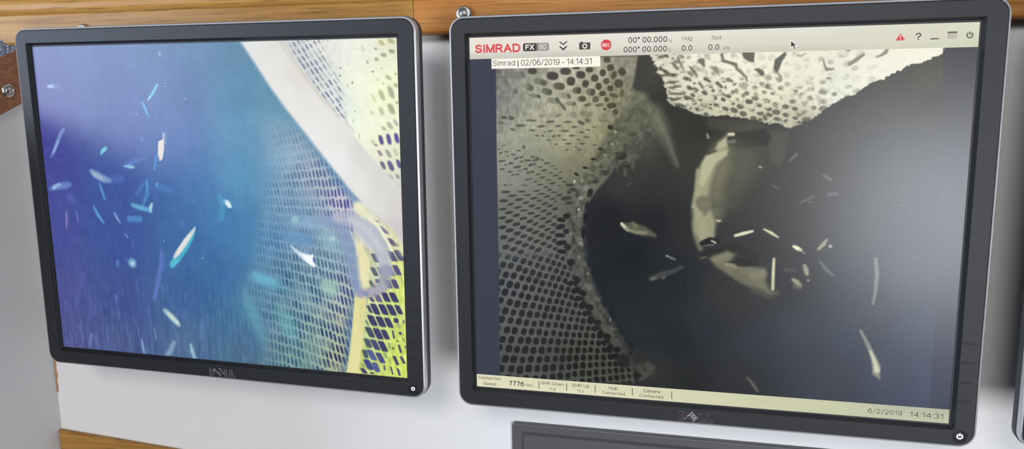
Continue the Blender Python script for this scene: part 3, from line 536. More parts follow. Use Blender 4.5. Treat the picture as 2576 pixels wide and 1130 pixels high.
(97.09,300.04,1.77)],(150,190,216),0.782,1.38),('s',[(132.76,286.55,4.34),(127.31,296.35,6.08),(123.33,299.95,3.47)],(150,180,200),0.69,2.17),('s',[(151.56,287.5,2.58),(152.76,294.29,4.73),(154.48,300.23,3.87)],(160,208,216),0.782,1.61),('s',[(35.72,285.72,3.19),(32.4,297.73,2.28)],(130,155,206),0.552,1.71),
('s',[(111.22,273.53,1.75),(112.38,285.27,1.75)],(140,170,212),0.552,1.37),('s',[(69.46,242.98,3.54),(69.4,247.87,2.65)],(110,135,205),0.46,1.66),('s',[(31.5,223.17,6.27),(30.53,235.5,4.48)],(100,115,195),0.322,2.8),('s',[(166.95,263.1,6.77),(163.38,279.34,5.92)],(110,140,195),0.322,3.17),('s',[(151.65,166.29,5.77),
(153.19,168.53,4.12)],(95,125,205),0.368,2.58),('s',[(183.41,168.92,24.34)],(78,128,196),0.184,12.68),('p',[(265.22,183.59),(269.14,185.64),(274.23,188.38),(279.75,190.35),(284.49,191.61),(288.52,191.05),(287.81,196.64),(290.78,200.95),(288.69,202.54),(284.39,200.53),(278.58,196.73),(273.2,192.15)],(216,226,234),1,0.98),
('p',[(277.29,191.21),(284.47,191.98),(288.52,191.05),(287.41,196.66),(290.38,200.97),(288.31,202.19),(284.03,199.8),(280.19,196.65)],(246,250,254),1,0.78),('s',[(288.74,194.37,1.55),(288.98,197.33,1.55)],(98,88,180),0.736,0.72),('s',[(266.8,184.26,1.95),(273.38,189.16,3.12)],(190,212,226),0.644,1.22),
('s',[(226.71,211.84,4.02),(232.69,216.09,6.44),(247.08,218.33,5.63)],(108,190,212),0.46,2.51),('s',[(239.86,23.51,1.49)],(150,200,220),0.46,0.93),('s',[(111.85,64.44,1.3)],(196,214,244),0.736,0.51),('s',[(145.92,35.6,1.27)],(196,214,244),0.736,0.49),('s',[(146.07,38.5,1.27)],(196,214,244),0.736,0.49),
('s',[(166.27,50.21,1.26)],(196,214,244),0.736,0.49),('s',[(130.5,185.28,1.34)],(196,214,244),0.736,0.52),('s',[(172.23,200.04,1.32)],(196,214,244),0.736,0.52),('s',[(216.6,260.44,0.82),(216.67,270.44,0.66)],(125,180,195),0.331,1.03),('s',[(7.5,250.06,0.91),(7.72,256.64,0.73)],(130,165,205),0.193,1.14),
('s',[(192.32,297.72,0.84),(192.59,302.09,0.68)],(125,180,195),0.14,1.06),('s',[(96.38,227.28,0.87),(95.68,237.45,0.69)],(130,165,205),0.4,1.08),('s',[(176.86,289.36,0.85),(176.19,293.88,0.68)],(125,180,195),0.304,1.06),('s',[(40.48,288.85,0.91),(40.28,295.3,0.73)],(130,165,205),0.397,1.14),('s',[(125.49,230.84,0.85),
(125.61,235.15,0.68)],(130,165,205),0.283,1.07),('s',[(148.33,253.35,0.85),(147.9,261.24,0.68)],(130,165,205),0.31,1.06),('s',[(177.43,233.47,0.83),(177.4,239.26,0.67)],(125,180,195),0.328,1.04),('s',[(61.96,272.05,0.9),(62.31,279.98,0.72)],(130,165,205),0.238,1.12),('s',[(149.84,236.16,0.85),(149.12,242.92,0.68)],
(130,165,205),0.391,1.06),('s',[(99.82,292.48,0.88),(100.4,298.82,0.71)],(130,165,205),0.25,1.11),('s',[(79.42,272.27,0.89),(79.56,281.81,0.71)],(130,165,205),0.302,1.11),('s',[(22.37,278.52,0.92),(22.69,283.7,0.73)],(130,165,205),0.385,1.15),('s',[(120.08,271.97,0.87),(120.26,275.68,0.7)],(130,165,205),0.174,1.09),
('s',[(143.65,250.56,0.85),(142.5,259.36,0.68)],(130,165,205),0.168,1.07),('s',[(157.47,261.97,0.85),(157.9,269.25,0.68)],(125,180,195),0.273,1.06),('s',[(184.24,259.74,0.84),(184.19,269.52,0.67)],(125,180,195),0.179,1.05),('s',[(84.37,296.72,0.89),(83.63,302.72,0.71)],(130,165,205),0.268,1.12),('s',[(92.87,275.23,0.88),
(92.23,281.78,0.71)],(130,165,205),0.252,1.1),('s',[(96.34,298.86,0.89),(95.97,309.51,0.71)],(130,165,205),0.161,1.11),('s',[(166.79,274.73,0.85),(166.19,283.94,0.68)],(125,180,195),0.154,1.06),('s',[(144.82,230.99,0.85),(145.02,239.56,0.68)],(130,165,205),0.251,1.06),('s',[(213.99,230.85,0.82),(213.65,240.54,0.65)],
(125,180,195),0.349,1.02),('s',[(220.76,219.9,0.81),(221.03,223.07,0.65)],(125,180,195),0.147,1.01),('s',[(151.64,264.04,0.85),(151.28,272.08,0.68)],(130,165,205),0.213,1.07),('s',[(211.96,275.36,0.83),(211.47,278.6,0.66)],(125,180,195),0.312,1.04),('s',[(71.13,259.02,0.89),(70.35,268.12,0.71)],(130,165,205),0.394,1.11),
('s',[(164.99,264.49,0.85),(164.9,268.98,0.68)],(125,180,195),0.349,1.06),('s',[(224.12,222.35,0.81),(224.67,226.32,0.65)],(125,180,195),0.368,1.01),('s',[(20.94,298.65,0.92),(20.68,308.06,0.74)],(130,165,205),0.232,1.15),('s',[(106.52,253.23,0.87),(105.73,262.64,0.7)],(130,165,205),0.227,1.09),('s',[(207.84,291.25,0.84),
(208.07,301.36,0.67)],(125,180,195),0.162,1.04),('s',[(24.25,274.93,0.91),(24.32,284.74,0.73)],(130,165,205),0.314,1.14),('s',[(216.57,228.96,0.81),(216.37,233.6,0.65)],(125,180,195),0.209,1.02),('s',[(79.17,234.4,0.88),(78.12,240.44,0.7)],(130,165,205),0.286,1.1),('s',[(212.83,252.53,0.82),(212.9,260.04,0.66)],
(125,180,195),0.396,1.03),('s',[(166.11,286.8,0.85),(166.81,292.4,0.68)],(125,180,195),0.189,1.07),('s',[(95.27,285.02,0.88),(95.87,290.73,0.71)],(130,165,205),0.376,1.11),('s',[(44.73,245.86,0.9),(45.47,249.48,0.72)],(130,165,205),0.232,1.12),('s',[(95.95,245.96,0.87),(95.91,250.1,0.7)],(130,165,205),0.203,1.09),
('s',[(133.75,238.06,0.85),(134.38,244.87,0.68)],(130,165,205),0.241,1.07),('s',[(216.79,221.48,0.81),(216.88,228.35,0.65)],(125,180,195),0.403,1.01),('s',[(208.19,258.12,0.83),(208.81,266.58,0.66)],(125,180,195),0.341,1.03),('s',[(211.61,292.48,0.83),(211.84,299.09,0.67)],(125,180,195),0.188,1.04),('s',[(100.68,295.44,0.89),
(99.98,303.09,0.71)],(130,165,205),0.172,1.11),('s',[(60.98,236.02,0.89),(60.68,241.0,0.71)],(130,165,205),0.15,1.11),('s',[(190.9,250.69,0.83),(191.01,257.85,0.67)],(125,180,195),0.175,1.04),('s',[(26.4,240.72,0.9),(24.85,251.45,0.72)],(130,165,205),0.255,1.13),('s',[(197.35,264.8,0.83),(198.21,268.02,0.67)],
(125,180,195),0.244,1.04),('s',[(44.3,254.86,0.9),(43.0,262.66,0.72)],(130,165,205),0.316,1.12),('s',[(143.68,239.57,0.85),(143.02,245.83,0.68)],(130,165,205),0.144,1.06),('s',[(136.42,257.74,0.86),(135.47,267.11,0.69)],(130,165,205),0.26,1.07),('s',[(149.58,145.73,2.05),(149.36,153.61,1.64)],(70,84,165),0.152,2.05),
('s',[(126.57,196.61,2.11),(126.18,210.9,1.69)],(95,125,205),0.163,2.11),('s',[(40.23,236.07,2.24),(39.16,245.51,1.79)],(95,125,205),0.248,2.24),('s',[(176.95,152.79,2.02),(176.22,166.93,1.62)],(70,84,165),0.213,2.02),('s',[(102.97,220.57,2.16),(100.91,231.54,1.72)],(70,84,165),0.164,2.16),('s',[(9.08,251.27,2.29),
(7.99,259.59,1.83)],(95,125,205),0.236,2.29),('s',[(62.51,198.21,2.18),(60.22,209.21,1.75)],(95,125,205),0.146,2.18),('s',[(22.42,247.83,2.27),(19.76,258.56,1.81)],(95,125,205),0.219,2.27),('s',[(4.35,241.12,2.28),(3.25,248.46,1.83)],(70,84,165),0.18,2.28),('s',[(200.5,178.04,2.02),(201.04,182.53,1.61)],
(95,125,205),0.173,2.02),('s',[(187.55,267.69,2.1),(187.41,280.42,1.68)],(70,84,165),0.232,2.1),('s',[(94.7,179.71,2.13),(94.59,190.29,1.71)],(95,125,205),0.105,2.13),('s',[(67.49,180.6,2.17),(67.41,192.89,1.73)],(95,125,205),0.134,2.17),('s',[(155.72,157.02,2.05),(155.7,161.54,1.64)],(70,84,165),0.167,2.05),
('s',[(17.44,212.59,2.25),(17.43,224.12,1.8)],(70,84,165),0.178,2.25),('s',[(104.48,230.22,2.16),(103.04,244.6,1.73)],(95,125,205),0.175,2.16),('s',[(164.85,269.08,2.12),(164.78,276.96,1.7)],(95,125,205),0.154,2.12),('s',[(168.97,236.91,2.09),(168.34,246.7,1.67)],(95,125,205),0.198,2.09),('s',[(138.8,191.78,2.09),
(138.58,204.85,1.68)],(70,84,165),0.146,2.09),('s',[(147.83,177.88,2.07),(146.84,182.73,1.66)],(95,125,205),0.175,2.07),('s',[(124.03,229.25,2.14),(124.29,239.62,1.71)],(95,125,205),0.252,2.14),('s',[(145.06,254.5,2.13),(145.08,267.53,1.71)],(70,84,165),0.146,2.13),('s',[(11.52,149.72,2.21),(9.49,165.31,1.77)],
(70,84,165),0.11,2.21),('s',[(110.58,233.87,2.16),(109.39,248.0,1.73)],(70,84,165),0.208,2.16),('s',[(45.18,188.72,2.2),(45.06,194.19,1.76)],(95,125,205),0.165,2.2),('s',[(45.41,267.79,2.26),(45.56,276.86,1.8)],(70,84,165),0.198,2.26),('s',[(162.32,159.92,2.05),(162.5,165.81,1.64)],(70,84,165),0.171,2.05),
('s',[(10.06,289.43,2.31),(7.45,304.5,1.85)],(95,125,205),0.216,2.31),('s',[(29.04,179.35,2.21),(28.22,191.15,1.77)],(70,84,165),0.113,2.21),('s',[(104.07,251.46,2.18),(102.18,261.96,1.74)],(70,84,165),0.217,2.18),('s',[(96.78,252.12,2.19),(96.66,258.33,1.75)],(95,125,205),0.239,2.19),('s',[(59.21,277.58,2.25),
(57.35,289.17,1.8)],(70,84,165),0.202,2.25),('s',[(199.56,217.28,2.05),(198.55,224.68,1.64)],(95,125,205),0.255,2.05),('s',[(96.28,194.69,2.14),(94.5,204.61,1.72)],(70,84,165),0.226,2.14),('s',[(190.74,187.92,2.03),(191.03,197.27,1.63)],(95,125,205),0.168,2.03),('s',[(197.76,263.47,2.08),(196.23,273.01,1.66)],
(95,125,205),0.241,2.08),('s',[(140.59,255.36,2.14),(140.53,259.6,1.71)],(95,125,205),0.139,2.14),('s',[(27.86,276.42,2.28),(25.78,290.61,1.83)],(95,125,205),0.13,2.28),('s',[(70.26,241.67,2.21),(69.88,255.08,1.77)],(95,125,205),0.224,2.21),('s',[(38.65,248.68,2.25),(37.94,265.02,1.8)],(95,125,205),0.24,2.25)]}
PICTURE_GREY = {'f_grey':[(39.35,50.52,140,140,128),(135.87,23.75,62,61,54),(148.26,30.15,66,65,60),(163.94,54.99,50,50,44),(152.02,76.7,78,78,68),(173.5,76.73,52,52,46),(167.81,98.66,56,56,50),(185.61,76.75,44,44,38),(185.97,92.29,56,56,48),(143.1,108.41,60,60,55),(149.6,124.35,50,50,50),(124.23,121.54,58,58,56),
(117.96,144.51,36,38,40),(153.12,150.15,34,36,38),(168.77,149.73,46,46,46),(137.57,176.93,34,37,40),(124.88,204.24,38,41,44),(169.63,195.5,38,42,44),(144.86,247.33,44,48,50),(170.58,245.68,40,44,46),(154.98,274.16,52,53,52),(195.54,234.03,48,51,56),(183.99,278.84,44,46,46),(232.69,241.7,56,59,66),(218.46,276.17,52,54,56),
(262.64,239.78,62,67,78),(293.6,273.63,64,69,80),(336.52,270.25,70,76,94),(367.26,271.02,74,82,104),(228.69,123.02,58,58,54),(247.21,147.63,56,56,54),(219.22,104.49,72,72,62),(245.55,104.24,62,61,56),(230.18,167.12,50,50,50),(258.09,128.7,56,56,56),(271.34,104.0,58,58,58),(260.66,191.43,50,52,54),(289.27,68.02,66,66,62),
(272.95,76.88,66,66,62),(323.72,50.79,70,70,62),(346.85,39.68,78,78,68),(350.58,56.84,60,62,60),(312.51,91.71,58,62,66),(339.9,97.46,58,63,72),(300.94,133.95,54,58,66),(337.42,145.21,50,58,72),(356.82,112.0,56,63,80),(303.8,189.51,54,60,72),(345.85,193.8,60,70,88),(362.05,233.4,70,80,102),(306.24,236.98,62,70,84),
(213.41,209.87,54,54,52)],'net_left':[(19.71,18.02),(137.34,17.66),(135.9,26.83),(133.0,45.33),(130.09,67.2),(127.17,92.56),(116.15,111.93),(104.92,125.11),(91.87,145.15),(90.21,165.22),(92.53,185.35),(98.53,202.07),(111.87,225.32),(125.24,248.59),(135.23,261.75),(151.71,272.67),(148.57,281.58),(138.8,287.58),
(14.61,295.62)],'f_lit':[(26.22,30.99,126,126,119),(39.65,28.04,148,148,135),(49.46,41.0,158,158,142),(78.99,35.11,184,183,161),(104.61,29.3,176,175,153),(123.5,29.67,138,136,119),(129.85,42.18,130,130,109),(25.95,47.13,124,126,123),(39.23,60.23,148,148,137),(72.39,57.28,176,176,152),(98.3,54.34,166,166,137),
(120.55,54.56,140,140,113),(25.63,66.67,144,144,133),(52.49,70.05,176,176,151),(78.85,76.59,174,174,145),(104.76,76.63,158,158,123),(123.87,76.66,108,108,87),(38.92,83.09,162,163,143),(72.23,89.55,158,158,131),(98.36,95.92,138,138,109),(120.84,95.79,90,90,73),(28.5,99.64,148,149,135),(55.54,99.45,140,141,125),
(82.04,105.79,126,126,103),(104.87,108.82,104,104,87),(31.66,116.28,140,141,129),(65.42,119.14,124,125,109),(88.59,122.09,102,102,87),(31.3,139.84,114,116,109),(65.29,139.1,110,111,101),(85.27,141.98,94,94,83),(30.9,167.11,108,111,109),(71.85,165.8,104,106,103),(30.38,201.71,102,104,102),(71.68,199.87,94,96,93),
(88.52,199.12,88,90,85),(33.37,236.7,94,96,92),(78.33,234.11,88,90,85),(111.9,232.18,86,87,79),(32.87,272.46,86,88,85),(78.21,269.25,78,80,73),(125.37,265.91,74,76,69),(145.21,274.89,78,80,71)],'f_drk':[(39.14,66.74,110,110,92),(88.64,66.99,104,104,78),(38.7,99.57,100,102,98),(88.6,105.73,86,86,68),(38.26,132.95,72,75,74),
(85.27,138.66,62,63,58),(37.81,166.89,56,59,64),(85.23,165.38,52,54,55),(37.12,218.88,48,50,54),(88.5,216.25,46,47,46),(36.41,272.21,46,47,48),(105.37,267.32,40,41,38)],'zone_low':[(16.72,180.7),(37.61,182.0),(65.02,179.61),(77.85,176.43),(82.51,185.75),(88.52,202.53),(97.89,222.64),(109.29,242.68),(120.37,261.04),
(138.66,275.38),(145.39,288.8),(14.54,299.29)],'lat_low':{'o':(54.9,220.09),'s':129.982,'a':[4.6628,21.2996,-0.5659,8.8831,-5.439,-5.0518,-0.3299,-8.7107,-6.8494,2.2455],'b':[7.2659,-2.1356,17.6606,-1.3092,10.7132,-2.0906,-2.3807,10.2319,-4.697,-0.7665]},'net_holes':[((52.61,27.95),(3.71,0.43),(-0.3,2.59),
(80,78,68),1,0.22,2.5),((69.29,32.08),(4.81,0.56),(-0.35,3.21),(76,73,66),1,0.22,2.5),((79.87,28.71),(4.33,0.3),(-0.15,2.76),(80,77,68),1,0.22,2.5),((88.53,26.21),(2.95,0.06),(-0.0,0.98),(80,78,68),1,0.22,2.5),((99.16,27.76),(2.93,0.06),(0.0,2.21),(80,78,68),1,0.22,2.5),((92.16,31.61),(3.6,0.42),(-0.3,2.91),
(76,73,64),1,0.22,2.5),((103.01,34.47),(2.29,0.5),(-0.55,2.68),(80,76,64),1,0.22,2.5),((84.19,36.59),(3.4,0.39),(-0.36,3.46),(76,73,64),1,0.22,2.5),((96.02,38.79),(2.57,0.55),(-0.59,2.87),(78,75,62),1,0.22,2.5),((59.53,36.63),(5.39,1.42),(-0.69,2.52),(120,120,106),1,0.22,2.5),((61.84,37.8),(2.34,1.0),
(-0.83,1.86),(92,91,80),0.8,0.22,2.5),((74.55,40.47),(4.57,0.52),(-0.31,2.9),(100,99,84),1,0.22,2.5),((76.62,40.5),(2.3,0.03),(-0.01,2.25),(80,80,66),0.7,0.22,2.5),((50.14,40.78),(2.88,1.96),(-1.61,2.22),(115,115,102),1,0.22,2.5),((51.31,41.71),(1.54,1.05),(-1.07,1.48),(92,92,82),0.7,0.22,2.5),((45.92,39.81),
(2.59,1.1),(-0.75,1.66),(140,140,126),0.7,0.22,2.5),((64.58,44.61),(4.05,1.72),(-1.07,2.4),(112,112,96),1,0.22,2.5),((66.9,45.09),(1.7,0.93),(-1.04,1.81),(86,86,72),0.7,0.22,2.5),((88.97,44.04),(3.53,0.4),(-0.28,2.67),(106,106,88),1,0.22,2.5),((90.57,44.06),(1.9,0.21),(-0.26,2.49),(78,77,62),0.9,0.22,2.5),
((100.1,45.53),(3.54,0.75),(-0.55,2.7),(112,112,94),1,0.22,2.5),((101.91,45.56),(1.86,0.4),(-0.53,2.62),(80,80,64),0.9,0.22,2.5),((79.81,48.18),(3.94,1.24),(-0.82,2.57),(142,142,124),0.9,0.22,2.5),((82.56,48.44),(1.13,-0.59),(1.09,1.99),(90,90,74),0.8,0.22,2.5),((93.07,50.81),(3.26,0.36),(-0.25,2.41),
(104,104,84),1,0.22,2.5),((93.98,50.6),(2.26,0.25),(-0.18,1.78),(80,80,62),0.8,0.22,2.5),((84.39,54.54),(3.82,0.8),(-0.37,1.76),(135,135,114),0.9,0.22,2.5),((86.91,54.56),(1.4,0.44),(-0.46,1.46),(95,95,76),0.8,0.22,2.5),((97.62,55.57),(2.76,-0.53),(0.27,1.32),(105,105,80),1,0.22,2.5),((54.29,47.87),(5.08,0.81),
(-0.25,1.52),(120,120,106),0.8,0.22,2.5),((57.8,48.37),(1.55,0.85),(-0.59,1.03),(84,84,74),0.9,0.22,2.5),((69.87,51.91),(4.98,1.04),(-0.49,2.3),(124,124,106),0.8,0.22,2.5),((73.34,51.72),(1.22,-0.64),(1.32,2.39),(88,88,74),0.8,0.22,2.5),((77.48,56.73),(1.1,-0.81),(2.64,3.44),(96,96,82),0.8,0.22,2.5),
((38.32,44.26),(1.94,1.31),(-1.25,1.72),(108,108,98),0.9,0.22,2.5),((31.1,50.11),(3.33,0.04),(-0.04,2.75),(126,126,112),0.7,0.22,2.5),((38.02,31.06),(6.55,0.75),(-0.4,3.38),(122,122,110),0.8,0.22,2.5),((45.09,30.97),(1.17,-0.74),(1.72,2.49),(98,98,88),0.7,0.22,2.5),((30.84,36.39),(1.09,-0.55),(2.0,3.63),
(108,108,98),0.8,0.22,2.5),((24.31,27.62),(2.37,0.27),(-0.17,1.36),(100,100,100),0.8,0.22,2.5),((27.1,32.23),(5.23,0.09),(-0.02,1.18),(112,112,104),0.7,0.22,2.5),((24.32,55.1),(1.92,0.02),(-0.08,4.62),(122,124,124),0.6,0.22,2.5),((39.07,58.91),(1.12,-0.21),(0.97,4.96),(118,118,102),0.5,0.22,2.5),((28.47,65.3),
(2.81,0.57),(-0.25,1.09),(80,80,66),0.9,0.22,2.5),((34.69,65.56),(2.18,0.91),(-0.46,1.02),(82,82,68),0.9,0.22,2.5),((86.21,63.36),(2.75,0.02),(-0.0,2.72),(118,118,98),0.6,0.22,2.5),((73.75,63.73),(2.56,-1.04),(0.54,1.26),(110,110,92),0.6,0.22,2.5),((60.24,64.1),(3.27,0.02),(-0.01,1.19),(124,124,106),0.6,0.22,2.5),
((45.66,62.18),(2.36,0.02),(-0.02,1.84),(130,130,114),0.5,0.22,2.5),((113.03,20.27),(2.9,0.07),(0.01,2.27),(84,80,66),1,0.22,2.5),((115.82,26.49),(2.84,-0.51),(0.53,2.53),(80,76,62),1,0.22,2.5),((109.82,30.33),(2.37,0.52),(-0.55,2.71),(80,76,62),1,0.22,2.5),((118.61,32.38),(1.88,0.71),(-1.11,3.05),(84,81,62),1,0.22,2.5),
((125.07,29.89),(2.06,2.59),(-2.17,1.68),(76,73,60),1,0.22,2.5),((122.4,38.98),(3.39,0.05),(0.03,3.27),(80,77,60),1,0.22,2.5),((112.62,37.08),(2.5,0.29),(-0.23,2.37),(86,84,68),1,0.22,2.5),((115.92,42.76),(2.4,0.27),(-0.22,2.28),(80,78,60),1,0.22,2.5),((106.59,40.97),(2.41,-0.2),(0.3,2.89),(80,76,60),1,0.22,2.5),
((103.53,34.44),(2.72,0.32),(-0.27,2.67),(82,78,62),1,0.22,2.5),((109.64,46.76),(2.57,-0.48),(0.43,2.06),(78,77,60),1,0.22,2.5),((118.46,48.37),(3.5,0.93),(-0.41,1.64),(90,89,66),1,0.22,2.5),((124.96,46.71),(1.68,0.27),(-0.45,3.14),(98,98,70),1,0.22,2.5),((112.95,51.55),(1.92,0.02),(0.01,1.9),(84,83,62),1,0.22,2.5),
((104.09,51.2),(2.53,0.28),(-0.26,2.6),(100,99,78),1,0.22,2.5),((117.01,56.25),(3.92,-0.16),(0.12,2.2),(80,78,56),1,0.22,2.5),((107.15,55.76),(3.27,-0.63),(0.29,1.38),(105,105,78),1,0.22,2.5),((111.47,59.06),(1.36,0.43),(-0.29,0.96),(88,87,64),1,0.22,2.5),((120.06,61.39),(2.12,-0.88),(0.92,2.13),(84,82,60),1,0.22,2.5),
((132.4,44.58),(1.29,0.02),(0.01,1.19),(84,84,62),0.9,0.22,2.5),((128.06,59.45),(1.5,0.01),(0.01,1.5),(92,92,70),0.8,0.22,2.5),((144.96,61.08),(2.08,0.66),(-0.98,3.32),(72,71,54),0.8,0.22,2.5),((146.02,48.21),(1.07,-0.09),(0.28,2.46),(80,79,66),0.7,0.22,2.5),((96.46,62.74),(5.6,0.59),(-0.2,2.02),(116,116,92),0.6,0.22,2.5),
((97.75,67.31),(2.56,0.01),(0.0,3.05),(120,120,98),0.6,0.22,2.5),((92.61,69.83),(2.94,1.24),(-0.52,1.22),(100,100,76),0.9,0.22,2.5),((111.01,68.38),(4.05,0.02),(0.0,1.01),(112,112,84),0.7,0.22,2.5),((124.64,69.45),(2.01,0.01),(0.01,1.81),(92,91,70),0.7,0.22,2.5),((137.64,70.01),(1.42,-0.44),(0.76,2.39),
(78,76,60),0.7,0.22,2.5),((116.1,72.95),(2.02,0.01),(0.01,1.42),(70,70,52),0.9,0.22,2.5),((51.02,67.77),(4.4,0.24),(-0.06,0.93),(92,93,82),0.86,0.32,2.2),((33.62,66.95),(2.68,0.01),(-0.01,0.47),(92,93,82),0.86,0.32,2.2),((67.22,68.82),(3.68,-0.35),(0.1,1.01),(92,93,82),0.86,0.32,2.2),((81.51,69.12),(3.23,0.01),
(-0.0,0.92),(92,93,82),0.86,0.32,2.2),((92.5,69.89),(2.45,0.76),(-0.38,1.22),(92,93,82),0.86,0.32,2.2),((25.94,69.62),(2.82,0.71),(-0.26,0.91),(92,93,82),0.86,0.32,2.2),((97.59,67.99),(1.77,0.75),(-0.45,1.05),(92,93,82),0.86,0.32,2.2),((42.17,71.9),(4.44,0.01),(-0.01,1.12),(92,93,82),0.86,0.32,2.2),((59.48,72.68),
(3.5,-0.16),(0.04,1.02),(92,93,82),0.86,0.32,2.2),((73.63,72.48),(2.59,-0.25),(0.09,0.92),(92,93,82),0.86,0.32,2.2),((87.13,73.35),(2.49,0.01),(-0.0,0.92),(92,93,82),0.86,0.32,2.2),((102.92,73.29),(1.91,0.01),(0.0,0.55),(92,93,82),0.86,0.32,2.2),((35.54,75.08),(2.13,0.64),(-0.33,0.98),(92,93,82),0.86,0.32,2.2),
((51.7,75.84),(2.65,0.0),(-0.01,0.65),(92,93,82),0.86,0.32,2.2),((53.2,76.19),(1.24,0.0),(-0.01,0.65),(92,93,82),0.86,0.32,2.2),((67.17,76.46),(2.61,-0.25),(0.07,0.74),(92,93,82),0.86,0.32,2.2),((62.44,77.18),(0.96,0.0),(-0.0,0.65),(91,92,81),0.86,0.32,2.2),((79.28,76.38),(3.37,0.01),(-0.0,0.92),(92,93,82),0.86,0.32,2.2),
((92.74,77.61),(2.06,0.0),(0.0,0.92),(91,92,81),0.86,0.32,2.2),((98.09,75.59),(2.33,0.24),(-0.06,0.64),(92,93,82),0.86,0.32,2.2),((56.17,80.26),(1.98,0.0),(-0.01,0.84),(90,91,80),0.86,0.32,2.2),((60.92,80.5),(1.07,0.58),(-0.46,0.82),(90,91,80),0.86,0.32,2.2),((70.12,80.75),(1.67,-0.51),(0.3,0.97),(90,91,80),0.86,0.32,2.2),
((74.33,80.26),(1.57,0.0),(-0.0,1.02),(90,91,80),0.86,0.32,2.2),((84.92,80.26),(2.59,0.0),(-0.0,0.92),(90,91,80),0.86,0.32,2.2),((96.64,81.47),(2.56,-0.0),(0.0,0.73),(90,91,80),0.86,0.32,2.2),((65.88,83.93),(1.84,-0.0),(-0.0,0.65),(89,90,80),0.86,0.32,2.2),((78.76,83.67),(1.95,-0.0),(-0.0,0.65),(89,90,80),0.86,0.32,2.2),
((90.3,83.51),(2.02,0.4),(-0.13,0.63),(89,90,80),0.86,0.32,2.2),((72.07,87.34),(1.74,-0.0),(-0.0,0.65),(87,88,79),0.86,0.32,2.2),((82.2,86.73),(2.6,-0.01),(-0.0,0.83),(87,88,79),0.86,0.32,2.2),((93.23,86.8),(2.15,-0.01),(0.0,0.83),(87,88,79),0.86,0.32,2.2),((103.44,87.74),(1.92,-0.01),(0.0,0.73),(87,88,78),0.86,0.32,2.2),
((80.71,91.95),(1.3,-0.01),(-0.0,0.65),(85,86,77),0.86,0.32,2.2),((91.28,91.66),(2.07,-0.01),(-0.0,0.65),(86,87,77),0.86,0.32,2.2),((88.34,89.49),(1.44,0.44),(-0.17,0.53),(86,87,78),0.86,0.32,2.2),((27.68,88.45),(2.02,-0.2),(0.04,0.47),(87,88,78),0.86,0.32,2.2),((23.78,91.45),(1.63,-0.01),(-0.01,0.47),
(86,87,78),0.86,0.32,2.2),((25.01,94.69),(1.82,-0.55),(0.22,0.72),(84,85,77),0.86,0.32,2.2),((29.9,93.66),(1.62,-0.17),(0.06,0.66),(85,86,77),0.86,0.32,2.2),((35.76,95.87),(2.16,-0.01),(-0.01,0.66),(84,85,76),0.86,0.32,2.2),((40.38,92.62),(1.7,-0.01),(-0.01,0.66),(85,86,77),0.86,0.32,2.2),((44.99,89.63),
(1.16,-0.0),(-0.02,1.69),(86,87,78),0.86,0.32,2.2),((30.88,97.15),(1.3,-0.4),(0.16,0.54),(83,84,76),0.86,0.32,2.2),((38.26,99.09),(1.83,-0.76),(0.37,0.87),(83,84,75),0.86,0.32,2.2),((42.6,98.07),(1.87,-0.2),(0.08,0.85),(83,84,76),0.86,0.32,2.2),((25.93,101.43),(3.41,-0.53),(0.12,0.85),(82,83,75),0.86,0.32,2.2),
((33.6,103.22),(2.15,-0.23),(0.09,1.04),(81,82,74),0.86,0.32,2.2),((29.22,104.66),(1.39,-0.43),(0.16,0.54),(81,82,74),0.86,0.32,2.2),((42.81,101.8),(1.34,-0.01),(-0.01,0.76),(82,83,75),0.86,0.32,2.2),((47.9,100.77),(3.11,0.13),(-0.06,0.94),(82,83,75),0.86,0.32,2.2),((52.23,97.76),(1.78,-0.01),(-0.01,0.94),
(83,84,76),0.86,0.32,2.2),((55.99,99.47),(1.99,-0.01),(-0.01,1.41),(83,84,75),0.86,0.32,2.2),((53.97,100.72),(2.22,-0.02),(-0.01,0.75),(82,83,75),0.86,0.32,2.2),((60.01,100.18),(1.73,0.33),(-0.16,0.74),(82,83,75),0.86,0.32,2.2),((50.39,104.47),(1.96,-0.61),(0.36,1.17),(81,82,74),0.86,0.32,2.2),((53.94,103.7),
(1.6,-0.01),(-0.01,0.85),(81,82,74),0.86,0.32,2.2),((64.25,102.97),(2.85,-0.31),(0.08,0.84),(81,82,74),0.86,0.32,2.2),((38.93,106.32),(3.53,-0.73),(0.18,0.93),(80,81,74),0.86,0.32,2.2),((26.07,108.2),(2.18,-0.02),(-0.01,0.76),(79,80,73),0.86,0.32,2.2),((46.05,107.85),(2.05,-0.22),(0.08,0.85),(79,80,73),0.86,0.32,2.2),
((41.19,109.3),(1.35,-0.01),(-0.01,0.57),(79,80,73),0.86,0.32,2.2),((58.45,106.14),(1.86,-0.02),(-0.01,0.66),(80,81,74),0.86,0.32,2.2),((32.47,110.4),(2.13,-0.44),(0.14,0.75),(78,79,72),0.86,0.32,2.2),((39.11,112.58),(1.35,-0.02),(-0.01,0.76),(78,79,72),0.86,0.32,2.2),((35.52,112.87),(1.73,-0.54),(0.17,0.54),
(77,78,72),0.86,0.32,2.2),((48.3,110.97),(1.71,-0.54),(0.3,0.99),(78,79,72),0.86,0.32,2.2),((51.85,110.18),(1.86,-0.2),(0.09,0.94),(78,79,72),0.86,0.32,2.2),((61.95,108.83),(2.54,-0.4),(0.14,0.93),(79,80,73),0.86,0.32,2.2),((68.99,105.05),(2.2,-0.02),(-0.0,0.56),(80,81,74),0.86,0.32,2.2),((71.47,107.74),
